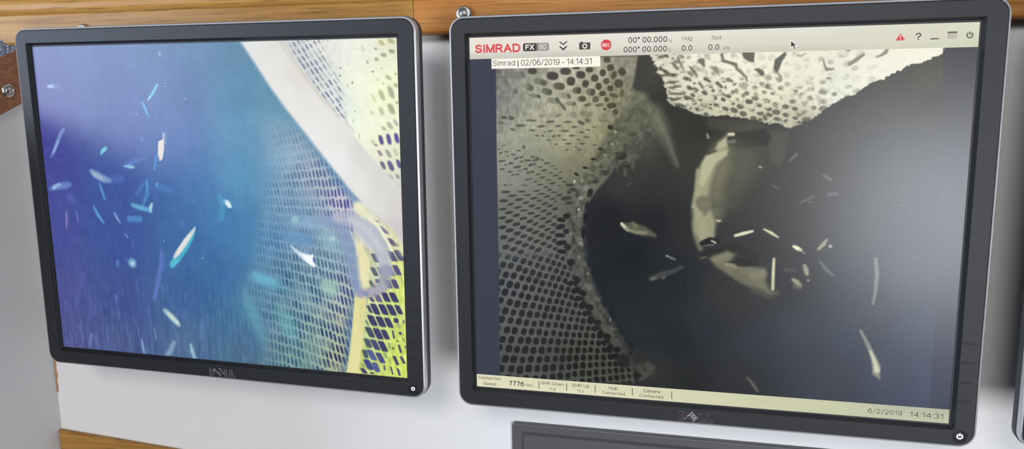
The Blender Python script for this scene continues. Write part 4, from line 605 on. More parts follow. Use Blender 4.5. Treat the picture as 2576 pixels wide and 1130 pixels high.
(1.58,-0.02),(-0.0,0.56),(79,80,73),0.86,0.32,2.2),((56.38,112.37),(2.13,-0.03),(-0.01,0.76),(78,79,72),0.86,0.32,2.2),((67.46,110.75),(2.02,-0.02),(-0.0,0.66),(78,79,72),0.86,0.32,2.2),((75.44,110.17),(1.75,-0.02),(-0.0,0.56),(78,79,72),0.86,0.32,2.2),((71.19,112.94),(2.58,-0.55),(0.17,0.83),(77,78,72),0.86,0.32,2.2),
((60.15,114.82),(2.21,-0.25),(0.08,0.85),(77,78,71),0.86,0.32,2.2),((74.92,115.47),(2.62,-0.3),(0.08,0.84),(76,77,71),0.86,0.32,2.2),((65.41,116.74),(2.21,-0.03),(-0.0,0.57),(76,77,71),0.86,0.32,2.2),((48.75,116.46),(3.1,-0.5),(0.09,0.66),(76,77,71),0.86,0.32,2.2),((54.31,118.39),(1.78,-0.03),(-0.01,0.57),
(75,76,70),0.86,0.32,2.2),((68.91,119.42),(2.63,-0.3),(0.09,0.94),(75,76,70),0.86,0.32,2.2),((78.4,118.2),(2.01,-0.03),(-0.0,0.75),(75,76,70),0.86,0.32,2.2),((58.33,120.83),(2.92,-0.33),(0.06,0.66),(74,75,70),0.86,0.32,2.2),((28.69,121.77),(1.64,-0.02),(-0.01,0.67),(74,75,70),0.86,0.32,2.2),((33.34,121.7),
(1.81,-0.03),(-0.01,0.38),(74,75,70),0.86,0.32,2.2),((74.4,121.33),(1.32,-0.02),(-0.0,0.66),(74,75,69),0.86,0.32,2.2),((45.12,121.53),(3.14,-0.05),(-0.01,0.48),(74,75,70),0.86,0.32,2.2),((26.65,135.0),(3.62,-0.07),(-0.02,1.43),(69,70,66),0.97,0.22,2.2),((34.66,130.54),(3.82,-0.45),(0.09,1.01),(71,72,67),0.97,0.22,2.2),
((28.97,127.43),(3.61,-0.06),(-0.02,1.22),(72,73,68),0.97,0.22,2.2),((42.59,126.93),(3.33,-0.06),(-0.01,0.81),(72,73,68),0.97,0.22,2.2),((55.27,126.07),(2.82,-0.33),(0.07,0.8),(72,73,68),0.97,0.22,2.2),((66.23,125.04),(2.33,-0.27),(0.08,0.8),(73,74,68),0.97,0.22,2.2),((63.31,122.76),(1.88,-0.03),(-0.01,0.7),
(73,74,69),0.97,0.22,2.2),((59.53,128.49),(3.09,-0.36),(0.07,0.8),(71,72,68),0.97,0.22,2.2),((47.42,129.78),(3.12,-0.37),(0.07,0.81),(71,72,67),0.97,0.22,2.2),((40.33,133.65),(3.55,-0.6),(0.17,1.2),(69,70,66),0.97,0.22,2.2),((53.06,132.34),(3.07,-0.67),(0.19,0.99),(70,71,67),0.97,0.22,2.2),((64.06,130.69),
(2.88,-0.49),(0.13,0.89),(70,71,67),0.97,0.22,2.2),((74.43,129.28),(2.37,-0.52),(0.23,1.18),(71,72,67),0.97,0.22,2.2),((70.2,126.98),(2.8,-0.05),(-0.0,0.6),(72,73,68),0.97,0.22,2.2),((57.61,134.38),(2.35,-0.28),(0.07,0.8),(69,70,66),0.97,0.22,2.2),((68.58,132.57),(2.57,-0.57),(0.16,0.79),(70,71,66),0.97,0.22,2.2),
((71.22,134.9),(1.34,-0.44),(0.21,0.67),(69,70,66),0.97,0.22,2.2),((46.0,136.21),(3.09,-0.68),(0.17,0.89),(68,69,66),0.97,0.22,2.2),((32.91,137.83),(3.09,-0.84),(0.24,0.99),(68,69,65),0.97,0.22,2.2),((62.15,136.68),(2.77,-0.62),(0.19,0.99),(68,69,65),0.97,0.22,2.2),((51.11,138.78),(2.89,-0.64),(0.21,1.09),
(67,68,65),0.97,0.22,2.2),((66.41,138.45),(2.7,-0.89),(0.32,1.06),(67,68,65),0.97,0.22,2.2),((39.16,140.38),(3.32,-0.57),(0.14,1.01),(67,68,65),0.97,0.22,2.2),((25.99,142.19),(3.47,-0.42),(0.1,1.12),(66,67,64),0.97,0.22,2.2),((56.21,140.65),(2.6,-0.58),(0.17,0.89),(67,68,64),0.97,0.22,2.2),((70.93,140.85),
(2.51,-0.83),(0.41,1.34),(66,67,64),0.97,0.22,2.2),((44.29,142.85),(3.12,-0.54),(0.13,0.91),(66,67,64),0.97,0.22,2.2),((61.03,142.84),(2.53,-0.84),(0.32,1.06),(66,67,64),0.97,0.22,2.2),((31.44,144.87),(3.51,-0.78),(0.23,1.2),(65,66,63),0.97,0.22,2.2),((50.23,145.12),(3.03,-0.37),(0.11,1.22),(65,66,63),0.97,0.22,2.2),
((65.57,145.13),(2.52,-0.84),(0.35,1.15),(65,66,63),0.97,0.22,2.2),((37.7,147.15),(2.93,-0.66),(0.25,1.3),(64,65,63),0.97,0.22,2.2),((55.34,147.36),(2.91,-0.96),(0.29,0.97),(64,65,63),0.97,0.22,2.2),((70.36,147.41),(2.33,-0.78),(0.32,1.06),(64,65,63),0.97,0.22,2.2),((25.59,149.62),(3.38,-0.42),(0.12,1.43),
(64,65,62),0.97,0.22,2.2),((43.67,149.54),(3.29,-0.74),(0.23,1.2),(63,64,62),0.97,0.22,2.2),((60.44,149.27),(2.69,-0.61),(0.23,1.19),(63,64,62),0.97,0.22,2.2),((31.33,152.29),(3.57,-0.99),(0.37,1.49),(62,63,62),0.97,0.22,2.2),((49.35,151.87),(2.9,-0.66),(0.29,1.5),(62,63,62),0.97,0.22,2.2),((64.99,151.67),
(2.89,-0.97),(0.35,1.16),(62,63,61),0.97,0.22,2.2),((37.6,154.72),(3.31,-0.75),(0.31,1.61),(62,63,61),0.97,0.22,2.2),((54.2,154.0),(2.69,-1.05),(0.41,1.14),(62,63,61),0.97,0.22,2.2),((69.52,153.96),(2.26,-1.01),(0.51,1.2),(61,62,61),0.97,0.22,2.2),((25.46,157.78),(3.39,-0.43),(0.14,1.64),(60,61,60),0.97,0.22,2.2),
((43.31,157.27),(3.08,-0.86),(0.42,1.68),(60,61,60),0.97,0.22,2.2),((59.58,156.16),(2.79,-0.64),(0.25,1.3),(61,62,60),0.97,0.22,2.2),((31.76,160.16),(3.52,-0.81),(0.33,1.71),(60,61,60),0.97,0.22,2.2),((49.0,159.27),(2.82,-0.65),(0.31,1.6),(60,61,60),0.97,0.22,2.2),((64.14,158.4),(2.71,-0.92),(0.32,1.06),
(60,61,60),0.97,0.22,2.2),((38.32,162.57),(3.12,-0.72),(0.33,1.71),(60,61,60),0.97,0.22,2.2),((54.13,161.17),(3.19,-1.08),(0.38,1.26),(60,61,60),0.97,0.22,2.2),((68.68,160.74),(2.34,-0.8),(0.38,1.26),(60,61,60),0.97,0.22,2.2),((43.76,164.85),(2.89,-0.82),(0.34,1.39),(60,61,60),0.97,0.22,2.2),((59.52,163.44),
(2.61,-0.61),(0.35,1.8),(60,61,60),0.97,0.22,2.2),((26.42,166.32),(3.16,-0.73),(0.37,1.92),(60,61,60),0.97,0.22,2.2),((49.46,166.84),(2.38,-0.81),(0.5,1.66),(60,61,60),0.97,0.22,2.2),((65.16,165.42),(2.45,-1.11),(0.67,1.58),(60,61,60),0.97,0.22,2.2),((33.02,168.35),(3.07,-1.04),(0.44,1.47),(60,61,60),0.97,0.22,2.2),
((54.88,168.83),(2.92,-1.0),(0.41,1.36),(60,61,60),0.97,0.22,2.2),((69.98,167.64),(2.09,-0.95),(0.67,1.58),(60,61,60),0.97,0.22,2.2),((39.31,170.43),(3.03,-0.71),(0.33,1.72),(60,61,60),0.97,0.22,2.2),((60.81,170.64),(2.73,-0.5),(0.23,1.62),(60,61,60),0.97,0.22,2.2),((45.04,172.42),(2.95,-1.01),(0.47,1.57),
(60,61,60),0.97,0.22,2.2),((65.92,172.63),(2.19,-1.0),(0.59,1.4),(60,61,60),0.97,0.22,2.2),((28.23,174.64),(3.08,-1.05),(0.59,1.97),(60,61,60),0.97,0.22,2.2),((50.75,174.24),(2.45,-0.58),(0.35,1.81),(60,61,60),0.97,0.22,2.2),((56.17,176.12),(3.09,-1.41),(0.63,1.5),(60,61,60),0.97,0.22,2.2),((34.83,176.33),
(3.02,-1.2),(0.59,1.64),(60,61,60),0.97,0.22,2.2),((70.75,174.68),(2.18,-1.0),(0.55,1.31),(60,61,60),0.97,0.22,2.2),((41.13,178.29),(2.78,-0.95),(0.5,1.67),(60,61,60),0.97,0.22,2.2)],'border':[(131.42,43.76),(142.33,47.01),(154.91,64.21),(158.81,76.71),(148.99,81.41),(139.77,92.5),(133.65,108.51),(128.94,113.39),
(119.33,107.05),(108.12,114.62),(97.76,128.51),(95.16,145.07),(95.17,165.06),(97.17,181.79),(102.51,201.89),(111.86,221.89),(123.87,241.79),(131.91,258.52),(138.51,261.52),(148.38,267.73),(153.66,272.53),(151.81,279.59),(144.56,274.94),(131.98,265.44),(125.29,255.5),(115.27,242.32),(105.24,225.68),(96.87,208.97),
(89.19,192.27),(85.2,178.87),(82.57,162.1),(81.27,148.74),(83.95,135.38),(85.29,125.44),(95.13,112.18),(104.82,95.88),(115.94,76.65),(123.77,64.02)],'f_border':[(133.06,51.56,130,130,108),(148.7,61.06,108,108,94),(136.39,70.38,112,112,90),(123.87,76.66,104,104,84),(148.92,76.69,84,84,74),(127.17,92.56,84,84,70),
(111.27,99.06,100,100,82),(120.93,108.65,64,64,56),(98.39,115.4,100,100,86),(90.22,131.94,96,94,82),(88.56,151.89,90,90,82),(90.2,178.68,84,86,80),(101.87,212.15,84,86,80),(118.58,242.11,78,80,74),(138.55,264.98,56,56,50),(148.48,274.64,84,86,76)],'border_bits':[((116.1,73.69),(2.18,0.45),(-0.35,1.78),
(56,55,42),1,0.35,2.0),((134.0,79.02),(3.08,-0.31),(0.23,2.11),(62,62,50),0.9,0.35,2.0),((133.24,78.01),(1.7,0.0),(0.01,1.11),(88,88,74),0.9,0.35,2.0),((124.62,97.03),(3.85,-1.23),(0.86,2.72),(48,47,36),0.9,0.35,2.0),((123.34,95.51),(2.41,-0.77),(0.46,1.46),(84,84,68),0.6,0.35,2.0),((108.56,91.09),(2.44,0.24),
(-0.11,1.12),(58,57,44),1,0.35,2.0),((102.43,99.23),(2.26,-0.02),(0.0,1.03),(52,51,38),1,0.35,2.0),((95.73,106.41),(2.13,0.41),(-0.21,1.02),(52,51,38),1,0.35,2.0),((112.23,110.48),(3.01,0.58),(-0.44,2.23),(62,61,52),0.9,0.35,2.0),((88.71,111.79),(1.81,1.21),(-0.65,0.95),(50,49,38),1,0.35,2.0),((104.03,117.57),
(3.09,-0.04),(0.01,2.08),(60,60,52),0.8,0.35,2.0),((127.44,101.86),(2.96,-0.63),(0.19,0.9),(60,60,52),0.9,0.35,2.0),((129.23,104.91),(2.37,-0.51),(0.19,0.9),(58,58,50),0.9,0.35,2.0),((131.53,107.7),(2.3,-0.75),(0.28,0.88),(58,58,50),0.9,0.35,2.0),((133.83,110.74),(1.82,-0.6),(0.37,1.17),(54,54,48),0.9,0.35,2.0),
((132.61,114.86),(2.01,-0.23),(0.08,0.71),(66,66,58),0.8,0.35,2.0),((120.17,77.24),(1.31,0.55),(-0.39,0.93),(168,168,148),0.9,0.35,2.0),((117.45,87.13),(1.41,0.59),(-0.47,1.13),(150,150,130),0.9,0.35,2.0),((111.9,95.83),(1.6,0.67),(-0.35,0.85),(146,146,126),0.8,0.35,2.0),((105.01,103.07),(2.65,0.8),(-0.6,1.98),
(134,134,114),0.7,0.35,2.0),((99.1,109.59),(3.46,1.03),(-0.46,1.49),(130,130,112),0.6,0.35,2.0),((93.14,116.94),(1.35,-0.02),(0.0,2.09),(140,140,124),0.8,0.35,2.0),((86.88,117.81),(0.82,-0.18),(0.27,1.33),(205,205,190),0.95,0.35,2.0),((96.52,122.63),(2.29,-0.04),(0.0,2.61),(118,118,104),0.7,0.35,2.0),
((101.96,115.26),(2.07,-0.03),(0.0,1.56),(106,106,92),0.6,0.35,2.0),((125.26,82.81),(2.96,0.6),(-0.23,1.19),(104,104,86),0.7,0.35,2.0),((121.29,92.46),(3.04,-0.01),(0.01,1.02),(120,120,100),0.6,0.35,2.0),((128.33,88.37),(2.01,-0.01),(0.02,2.03),(66,66,54),0.6,0.35,2.0),((128.67,71.21),(3.5,0.01),(0.01,1.31),
(126,126,104),0.7,0.35,2.0),((132.15,118.97),(2.48,-1.78),(0.41,0.59),(92,92,84),0.6,0.35,2.0),((99.87,126.99),(2.18,0.64),(-1.07,3.52),(46,46,40),0.95,0.25,2.3),((92.32,131.32),(2.3,-0.04),(0.0,1.58),(150,150,132),0.8,0.25,2.3),((90.48,141.1),(0.7,-0.23),(0.34,1.1),(196,196,180),0.95,0.25,2.3),((91.27,145.04),
(2.06,0.37),(-0.48,2.4),(124,124,108),0.7,0.25,2.3),((80.46,146.63),(3.01,-0.69),(0.46,2.28),(46,46,40),1,0.25,2.3),((75.67,149.95),(3.67,0.46),(-0.29,1.91),(46,48,46),1,0.25,2.3),((75.12,155.83),(4.07,-0.94),(0.41,2.09),(48,50,50),1,0.25,2.3),((74.82,163.07),(4.47,0.09),(-0.1,1.83),(46,48,48),1,0.25,2.3),
((75.86,169.49),(4.64,-0.86),(0.31,2.12),(46,48,48),1,0.25,2.3),((76.37,176.75),(4.25,0.28),(-0.19,1.83),(44,46,46),1,0.25,2.3),((79.89,159.71),(2.44,-0.07),(-0.01,2.35),(50,52,54),1,0.25,2.3),((81.18,172.81),(2.52,1.3),(-1.34,2.5),(46,48,50),1,0.25,2.3),((95.99,148.1),(1.56,0.12),(-0.47,4.75),(34,36,40),0.9,0.25,2.3),
((94.42,160.34),(1.68,-0.05),(0.0,5.86),(38,40,44),0.9,0.25,2.3),((97.02,137.53),(1.2,0.35),(-1.08,3.54),(40,40,40),0.8,0.25,2.3),((96.48,122.87),(2.08,-0.03),(0.0,2.09),(132,132,114),0.8,0.25,2.3),((92.32,169.48),(2.31,1.2),(-0.76,1.43),(126,126,112),0.8,0.25,2.3),((83.87,161.73),(1.27,0.5),(-0.83,2.0),
(124,124,112),0.8,0.25,2.3),((85.98,165.4),(0.74,-0.1),(0.31,3.19),(56,58,50),0.8,0.25,2.3),((85.73,153.67),(1.06,-0.03),(-0.0,2.66),(62,62,54),0.8,0.25,2.3),((92.06,174.31),(2.11,-0.07),(-0.0,2.15),(66,68,62),0.7,0.25,2.3),((94.96,172.06),(0.74,-0.03),(0.0,5.36),(50,54,60),0.7,0.25,2.3),((83.16,120.72),
(3.44,0.29),(-0.12,1.15),(64,63,54),0.9,0.25,2.3),((85.78,124.61),(3.13,0.26),(-0.16,1.57),(62,61,52),0.9,0.25,2.3),((80.24,131.81),(4.4,-0.53),(0.17,1.78),(62,62,56),0.9,0.25,2.3),((82.34,135.47),(3.1,-0.69),(0.27,1.34),(62,62,56),0.9,0.25,2.3),((82.36,126.77),(1.45,0.59),(-0.49,1.17),(60,60,52),0.9,0.25,2.3),
((84.1,185.96),(2.46,1.61),(-1.83,2.79),(44,46,46),1,0.28,2.3),((88.68,199.95),(3.05,1.57),(-1.08,2.05),(44,46,46),1,0.28,2.3),((85.31,203.66),(5.45,-0.81),(0.17,1.77),(44,46,46),1,0.28,2.3),((88.17,209.51),(3.9,-1.87),(0.97,2.3),(42,44,44),1,0.28,2.3),((94.03,211.77),(2.97,1.14),(-0.97,2.4),(42,44,44),1,0.28,2.3),
((90.29,216.81),(4.64,-1.2),(0.35,1.74),(44,46,44),1,0.28,2.3),((94.03,222.37),(2.85,-2.62),(1.77,2.06),(42,44,42),1,0.28,2.3),((99.88,223.98),(2.74,1.05),(-1.16,2.89),(42,44,42),1,0.28,2.3),((97.15,229.0),(4.14,-1.1),(0.4,1.99),(44,45,42),1,0.28,2.3),((100.64,234.83),(2.62,1.32),(-1.67,3.26),(42,43,40),1,0.28,2.3),
((106.48,236.42),(2.84,0.74),(-0.72,2.5),(42,43,40),1,0.28,2.3),((104.89,241.4),(3.95,-0.65),(0.2,2.04),(44,45,42),1,0.28,2.3),((108.75,246.83),(2.61,0.67),(-1.01,3.52),(40,41,38),1,0.28,2.3),((114.58,248.13),(2.96,1.11),(-0.95,2.43),(40,41,38),1,0.28,2.3),((112.75,253.02),(4.11,-1.14),(0.4,2.0),(42,43,40),1,0.28,2.3),
((116.74,258.31),(2.6,0.66),(-1.08,3.78),(38,39,36),1,0.28,2.3),((122.66,259.2),(3.14,0.45),(-0.47,2.56),(38,39,36),1,0.28,2.3),((120.24,265.18),(4.1,-1.16),(0.46,2.25),(38,39,36),1,0.28,2.3),((111.35,219.54),(1.74,2.69),(-1.44,1.04),(40,41,44),0.9,0.28,2.3),((118.78,229.95),(2.03,3.97),(-1.53,0.9),(38,40,40),0.9,0.28,2.3),
((125.6,241.67),(2.03,3.98),(-1.41,0.84),(38,40,40),0.9,0.28,2.3),((133.03,252.71),(3.43,3.45),(-1.39,1.52),(36,37,36),0.9,0.28,2.3),((102.66,195.28),(1.62,4.16),(-1.38,0.61),(40,43,48),0.8,0.28,2.3),((98.95,186.0),(0.99,3.59),(-1.42,0.46),(40,43,48),0.8,0.28,2.3),((114.5,233.39),(1.72,-0.1),(0.01,2.3),
(58,60,52),0.8,0.28,2.3),((121.94,243.81),(1.72,-0.11),(0.01,1.79),(52,54,46),0.8,0.28,2.3),((107.67,221.64),(2.22,-0.12),(0.01,3.31),(66,68,62),0.6,0.28,2.3),((98.96,196.07),(2.71,-0.12),(0.0,2.53),(68,70,64),0.6,0.28,2.3),((102.08,212.39),(2.47,-0.12),(0.01,4.58),(70,72,66),0.5,0.28,2.3),((146.06,274.94),
(1.7,-0.13),(0.02,1.8),(52,54,48),0.8,0.28,2.3),((139.43,280.62),(3.17,-0.24),(0.04,3.37),(40,41,38),0.9,0.28,2.3),((128.27,268.5),(5.28,-1.51),(1.17,5.75),(42,42,38),0.9,0.28,2.3),((142.88,263.59),(6.05,-0.43),(0.08,6.42),(52,52,48),0.7,0.28,2.3),((149.68,273.38),(2.91,1.09),(-1.55,4.15),(62,62,56),0.5,0.28,2.3),
((91.54,169.37),(1.65,0.46),(-0.29,0.96),(130,132,122),0.8,0.28,2.3),((98.34,194.84),(1.08,0.56),(-0.47,0.91),(140,142,132),0.7,0.28,2.3),((90.31,180.69),(1.14,-0.53),(0.77,1.82),(128,130,122),0.7,0.28,2.3),((116.96,233.5),(0.98,-0.06),(0.01,1.53),(138,140,130),0.7,0.28,2.3)],'haze':[([(150.27,62.63,15.51),
(159.84,82.97,9.3),(167.87,101.82,3.72)],(112,112,94),0.5,3.72),([(151.83,64.19,4.34),(161.38,82.97,2.79),(169.47,104.96,1.55)],(122,122,104),0.5,1.86),([(133.22,67.22,25.1),(142.9,92.48,18.83)],(86,86,74),0.35,7.84),([(124.94,211.0,23.3),(138.55,264.98,19.97)],(46,48,52),0.4,8.32)],'net_top':[(146.85,17.28),
(166.24,15.33),(195.96,14.29),(253.39,14.04),(308.26,14.37),(356.83,14.02),(354.0,21.77),(347.17,24.41),(343.4,26.58),(338.29,28.73),(333.02,28.62),(327.97,32.5),(321.44,34.66),(316.32,38.58),(309.71,40.78),(301.82,45.29),(296.61,49.88),(289.8,50.96),(285.83,54.44),(279.09,58.49),(272.38,64.36),(266.95,68.5),
(258.51,69.66),(254.41,73.84),(250.15,74.44),(244.25,70.2),(237.1,71.38),(226.84,68.3),(218.03,67.04),(212.13,66.1),(203.23,64.52),(191.34,65.37),(182.28,62.85),(174.66,59.71),(167.0,55.64),(161.45,51.88),(159.5,45.08),(156.92,36.44),(152.85,30.24),(149.69,23.44)],'f_top':[(151.18,21.04,215,212,190),
(166.64,36.6,225,222,198),(163.83,48.82,190,187,162),(181.35,21.73,244,240,220),(181.83,42.94,235,232,206),(185.21,59.8,190,188,160),(210.91,25.39,247,244,224),(211.54,46.39,238,236,208),(212.04,63.05,195,194,165),(239.72,26.02,244,242,220),(240.5,46.79,238,236,208),(241.23,66.27,192,192,162),(267.9,26.63,238,236,216),
(268.94,50.12,236,234,212),(261.27,67.87,180,180,155),(282.58,44.43,232,232,218),(309.14,30.4,240,238,220),(348.27,21.35,242,240,222)],'f_topmesh':[(151.23,24.09,200,200,200),(157.53,36.45,230,230,230),(163.86,50.36,255,255,255),(172.62,33.66,120,120,120),(181.35,21.73,40,40,40),(181.9,45.99,190,190,190),
(182.21,59.77,255,255,255),(202.3,31.2,40,40,40),(205.66,46.31,150,150,150),(206.1,61.49,255,255,255),(225.4,25.71,10,10,10),(231.88,46.67,110,110,110),(232.46,63.2,240,240,240),(254.13,32.21,10,10,10),(260.51,50.01,110,110,110),(255.53,66.35,230,230,230),(271.87,53.11,140,140,140),(282.3,38.58,20,20,20),
(277.73,59.07,120,120,120),(322.21,24.97,0,0,0),(348.18,19.94,0,0,0)],'lat_top':{'o':(212.44,46.09),'s':131.931,'a':[0.0,17.1822,4.4767,-2.7681,6.0971,6.2847],'b':[0.0,-8.637,23.7281,3.8941,-8.9099,11.2329]},'top_holes':[('p',[(215.55,16.73),(224.78,16.96),(224.33,24.85),(220.72,24.13),(216.87,21.55),
(215.81,19.4)],(104,103,92),1,0.88),('p',[(246.39,17.51),(247.7,19.54),(244.72,24.21),(243.47,28.3),(241.53,33.12),(239.9,32.17),(238.57,29.57),(239.39,23.17),(242.82,20.51)],(104,103,92),1,0.86),('s',[(241.52,32.84,1.44),(244.11,35.92,1.62),(243.94,38.4,2.35),(242.47,39.3,1.08)],(150,149,132),1,0.87),
('p',[(224.5,29.74),(228.05,29.17),(231.23,30.8),(232.5,33.87),(231.41,35.69),(229.13,34.45),(227.26,32.11)],(108,106,96),1,0.88),('s',[(231.4,35.42,1.27),(235.59,40.57,0.91)],(205,204,184),0.8,0.88),('p',[(182.86,21.41),(186.07,20.55),(188.12,21.53),(188.44,27.14),(187.34,27.59),(185.25,25.2),(183.38,24.23)],
(118,117,104),1,0.9),('p',[(193.79,27.72),(196.33,26.84),(198.39,28.75),(199.47,34.56),(197.39,32.47),(194.59,30.54)],(142,141,124),1,0.9),('s',[(201.71,23.24,1.84),(207.21,24.75,2.03),(210.88,26.22,2.76)],(108,107,92),1,0.89),('s',[(210.88,26.22,2.38),(212.33,29.5,2.2),(215.58,32.35,2.02),(218.85,35.66,1.83),
(219.85,38.92,1.1)],(128,127,108),1,0.89),('s',[(200.67,18.57,2.21),(201.69,22.31,1.47)],(110,108,94),1,0.89),('s',[(177.43,27.38,1.68),(180.29,30.73,2.24),(182.68,34.07,1.5)],(120,118,102),1,0.9),('s',[(167.95,19.66,1.31),(169.42,23.45,1.69),(172.34,29.16,0.94)],(116,114,100),1,0.91),('s',[(163.33,23.31,1.32),
(167.64,28.12,2.45)],(122,120,104),1,0.91),('s',[(188.76,36.53,2.42),(192.5,38.47,1.31)],(96,95,80),1,0.9),('s',[(198.05,39.97,2.6),(201.34,42.84,1.86)],(98,97,82),1,0.9),('s',[(205.75,37.29,3.14),(208.98,38.74,1.85)],(128,127,110),1,0.89),('s',[(215.44,42.11,2.76),(219.13,44.5,2.21)],(176,175,156),1,0.89),
('s',[(184.67,39.76,2.06),(187.07,43.1,1.68)],(122,120,104),1,0.9),('s',[(194.98,45.57,2.24)],(96,94,80),1,0.9),('s',[(202.4,48.02,1.67),(204.74,49.93,1.86)],(124,122,106),1,0.9),('s',[(209.68,46.89,2.96)],(128,127,110),1,0.89),('s',[(217.48,49.62,3.13)],(140,139,120),1,0.89),('s',[(226.48,48.61,3.12)],
(170,169,150),1,0.89),('s',[(231.64,42.36,2.37)],(186,185,164),1,0.88),('s',[(291.93,27.52,2.62),(296.43,24.48,2.97),(301.12,20.85,1.92)],(142,141,126),1,0.84),('s',[(310.18,22.84,1.04),(313.43,21.5,1.73),(315.82,19.79,2.59),(316.79,17.87,2.24)],(140,139,122),1,0.83),('s',[(289.72,17.17,1.57),(291.17,17.39,1.22)],
(110,108,96),1,0.84),('s',[(255.5,20.09,1.6),(257.71,20.87,1.78),(261.11,19.14,0.89)],(180,178,158),1,0.86),('s',[(273.58,23.96,0.71),(274.91,28.5,1.24),(276.32,31.06,2.29),(281.03,30.89,1.24)],(128,127,108),1,0.85),('s',[(277.05,37.6,1.59),(279.2,37.64,1.42)],(136,135,116),1,0.86),('s',[(282.56,36.07,1.06)],
(190,188,170),1,0.85),('s',[(261.97,39.16,0.89),(263.36,41.2,2.15),(266.83,40.89,1.25),(267.61,44.74,1.07)],(190,189,168),0.85,0.86),('s',[(271.22,51.65,3.39),(272.23,54.87,3.04)],(186,186,168),0.7,0.86),('s',[(255.19,48.7,2.16)],(188,188,165),1,0.87),('s',[(258.56,51.5,2.16)],(190,190,166),1,0.87),('s',[(261.86,57.07,3.06)],
(168,168,146),1,0.87),('s',[(256.84,63.04,2.35)],(160,159,136),1,0.87),('s',[(251.8,58.36,1.99)],(165,164,140),1,0.88),('s',[(257.8,64.9,2.35),(259.98,64.45,1.81)],(120,119,98),0.9,0.87),('s',[(245.77,51.35,1.63)],(196,195,172),1,0.88),('s',[(240.2,56.86,2.37),(242.05,58.74,1.82)],(150,149,126),1,0.88),
('s',[(279.7,48.1,0.89),(279.12,44.9,1.24)],(206,205,186),1,0.86),('s',[(309.69,29.24,1.56)],(206,204,184),1,0.84),('s',[(238.47,46.16,1.27),(243.05,49.93,0.91)],(200,199,178),1,0.88),('s',[(233.36,65.69,2.39),(234.33,67.57,2.76)],(96,95,78),0.9,0.89),('s',[(251.94,73.07,2.37),(257.19,71.41,2.0),(260.25,70.96,0.73)],
(198,196,166),0.8,1.17),('s',[(155.41,28.35,1.52),(158.51,30.07,2.46),(161.6,31.79,1.14)],(88,87,72),0.9,1.22),('s',[(156.43,33.12,1.52),(161.86,32.98,2.47),(167.26,32.84,1.14)],(88,87,72),0.9,1.22),('s',[(160.31,38.89,1.52),(165.03,38.83,2.47),(169.72,38.76,1.14)],(88,87,72),0.9,1.22),('s',[(161.79,42.44,1.52),
(166.27,42.22,2.47),(170.73,42.0,1.14)],(88,87,72),0.9,1.22),('s',[(162.82,47.42,1.52),(168.25,47.53,2.47),(173.65,47.65,1.14)],(88,87,72),0.9,1.22),('s',[(164.33,52.31,1.52),(167.62,51.63,2.47),(170.9,50.95,1.14)],(88,87,72),0.9,1.23),('s',[(168.19,56.66,1.52),(171.5,57.17,2.47),(174.8,57.68,1.14)],
(88,87,72),0.9,1.23),('s',[(173.39,34.85,1.5),(175.76,36.3,2.44),(178.12,37.76,1.13)],(88,87,72),0.9,1.21),('s',[(153.37,19.31,1.51),(155.73,18.89,2.46),(158.08,18.48,1.13)],(88,87,72),0.9,1.22),('s',[(176.37,43.41,1.51),(179.21,44.88,2.45),(182.03,46.34,1.13)],(88,87,72),0.9,1.21),('s',[(173.7,50.03,1.51),
(177.0,51.02,2.46),(180.3,52.01,1.13)],(88,87,72),0.9,1.22),('s',[(148.66,21.09,0.95),(152.0,22.12,1.9),(155.32,23.14,1.14)],(228,226,202),0.9,1.22),('s',[(150.13,24.44,0.95),(153.21,24.27,1.9),(156.28,24.1,1.14)],(228,226,202),0.9,1.22),('s',[(152.13,30.66,0.95),(154.27,31.18,1.9),(156.41,31.69,1.14)],
(228,226,202),0.9,1.22),('s',[(156.33,26.95,0.95),(160.6,28.22,1.89),(164.85,29.49,1.14)],(228,226,202),0.9,1.22),('s',[(157.42,35.51,0.95),(160.5,36.33,1.9),(163.58,37.14,1.14)],(228,226,202),0.9,1.22),('s',[(157.98,40.76,0.95),(161.06,41.05,1.9),(164.13,41.33,1.14)],(228,226,202),0.9,1.22),('s',[(160.54,51.98,0.95),
(163.42,54.31,1.91),(166.3,56.64,1.14)],(228,226,202),0.9,1.23),('s',[(162.86,49.42,0.95),(166.4,49.61,1.9),(169.94,49.8,1.14)],(228,226,202),0.9,1.23),('s',[(164.96,35.17,0.95),(169.17,34.63,1.89),(173.38,34.09,1.13)],(228,226,202),0.9,1.22),('s',[(167.11,39.67,0.95),(170.29,38.91,1.89),(173.46,38.16,1.13)],
(228,226,202),0.9,1.22),('s',[(167.19,43.76,0.95),(171.09,43.67,1.89),(174.97,43.58,1.14)],(228,226,202),0.9,1.22),('s',[(171.65,41.45,0.94),(174.91,40.64,1.89),(178.16,39.84,1.13)],(228,226,202),0.9,1.22),('s',[(162.78,45.12,0.95),(166.33,45.65,1.9),(169.87,46.17,1.14)],(228,226,202),0.9,1.22),('s',[(168.13,53.79,0.95),
(171.44,54.3,1.9),(174.74,54.81,1.14)],(228,226,202),0.9,1.22),('s',[(160.98,23.26,0.94),(163.32,22.37,1.89),(165.64,21.48,1.13)],(228,226,202),0.9,1.21),('s',[(175.66,53.87,0.95),(178.48,54.37,1.89),(181.29,54.88,1.14)],(228,226,202),0.9,1.22),('s',[(174.56,46.24,0.94),(177.83,45.81,1.89),(181.08,45.38,1.13)],
(228,226,202),0.9,1.22)],'ring':[('s',[(194.46,70.6,7.88),(212.36,73.73,12.13),(227.0,73.16,10.92)],(84,83,68),0.55,3.64),('p',[(209.54,78.32),(232.89,75.3),(240.35,81.38),(236.23,87.48),(221.69,89.66),(208.67,89.09),(206.12,82.93)],(46,46,40),0.9,1.51),('p',[(238.16,76.83),(251.74,78.36),(249.53,95.04),
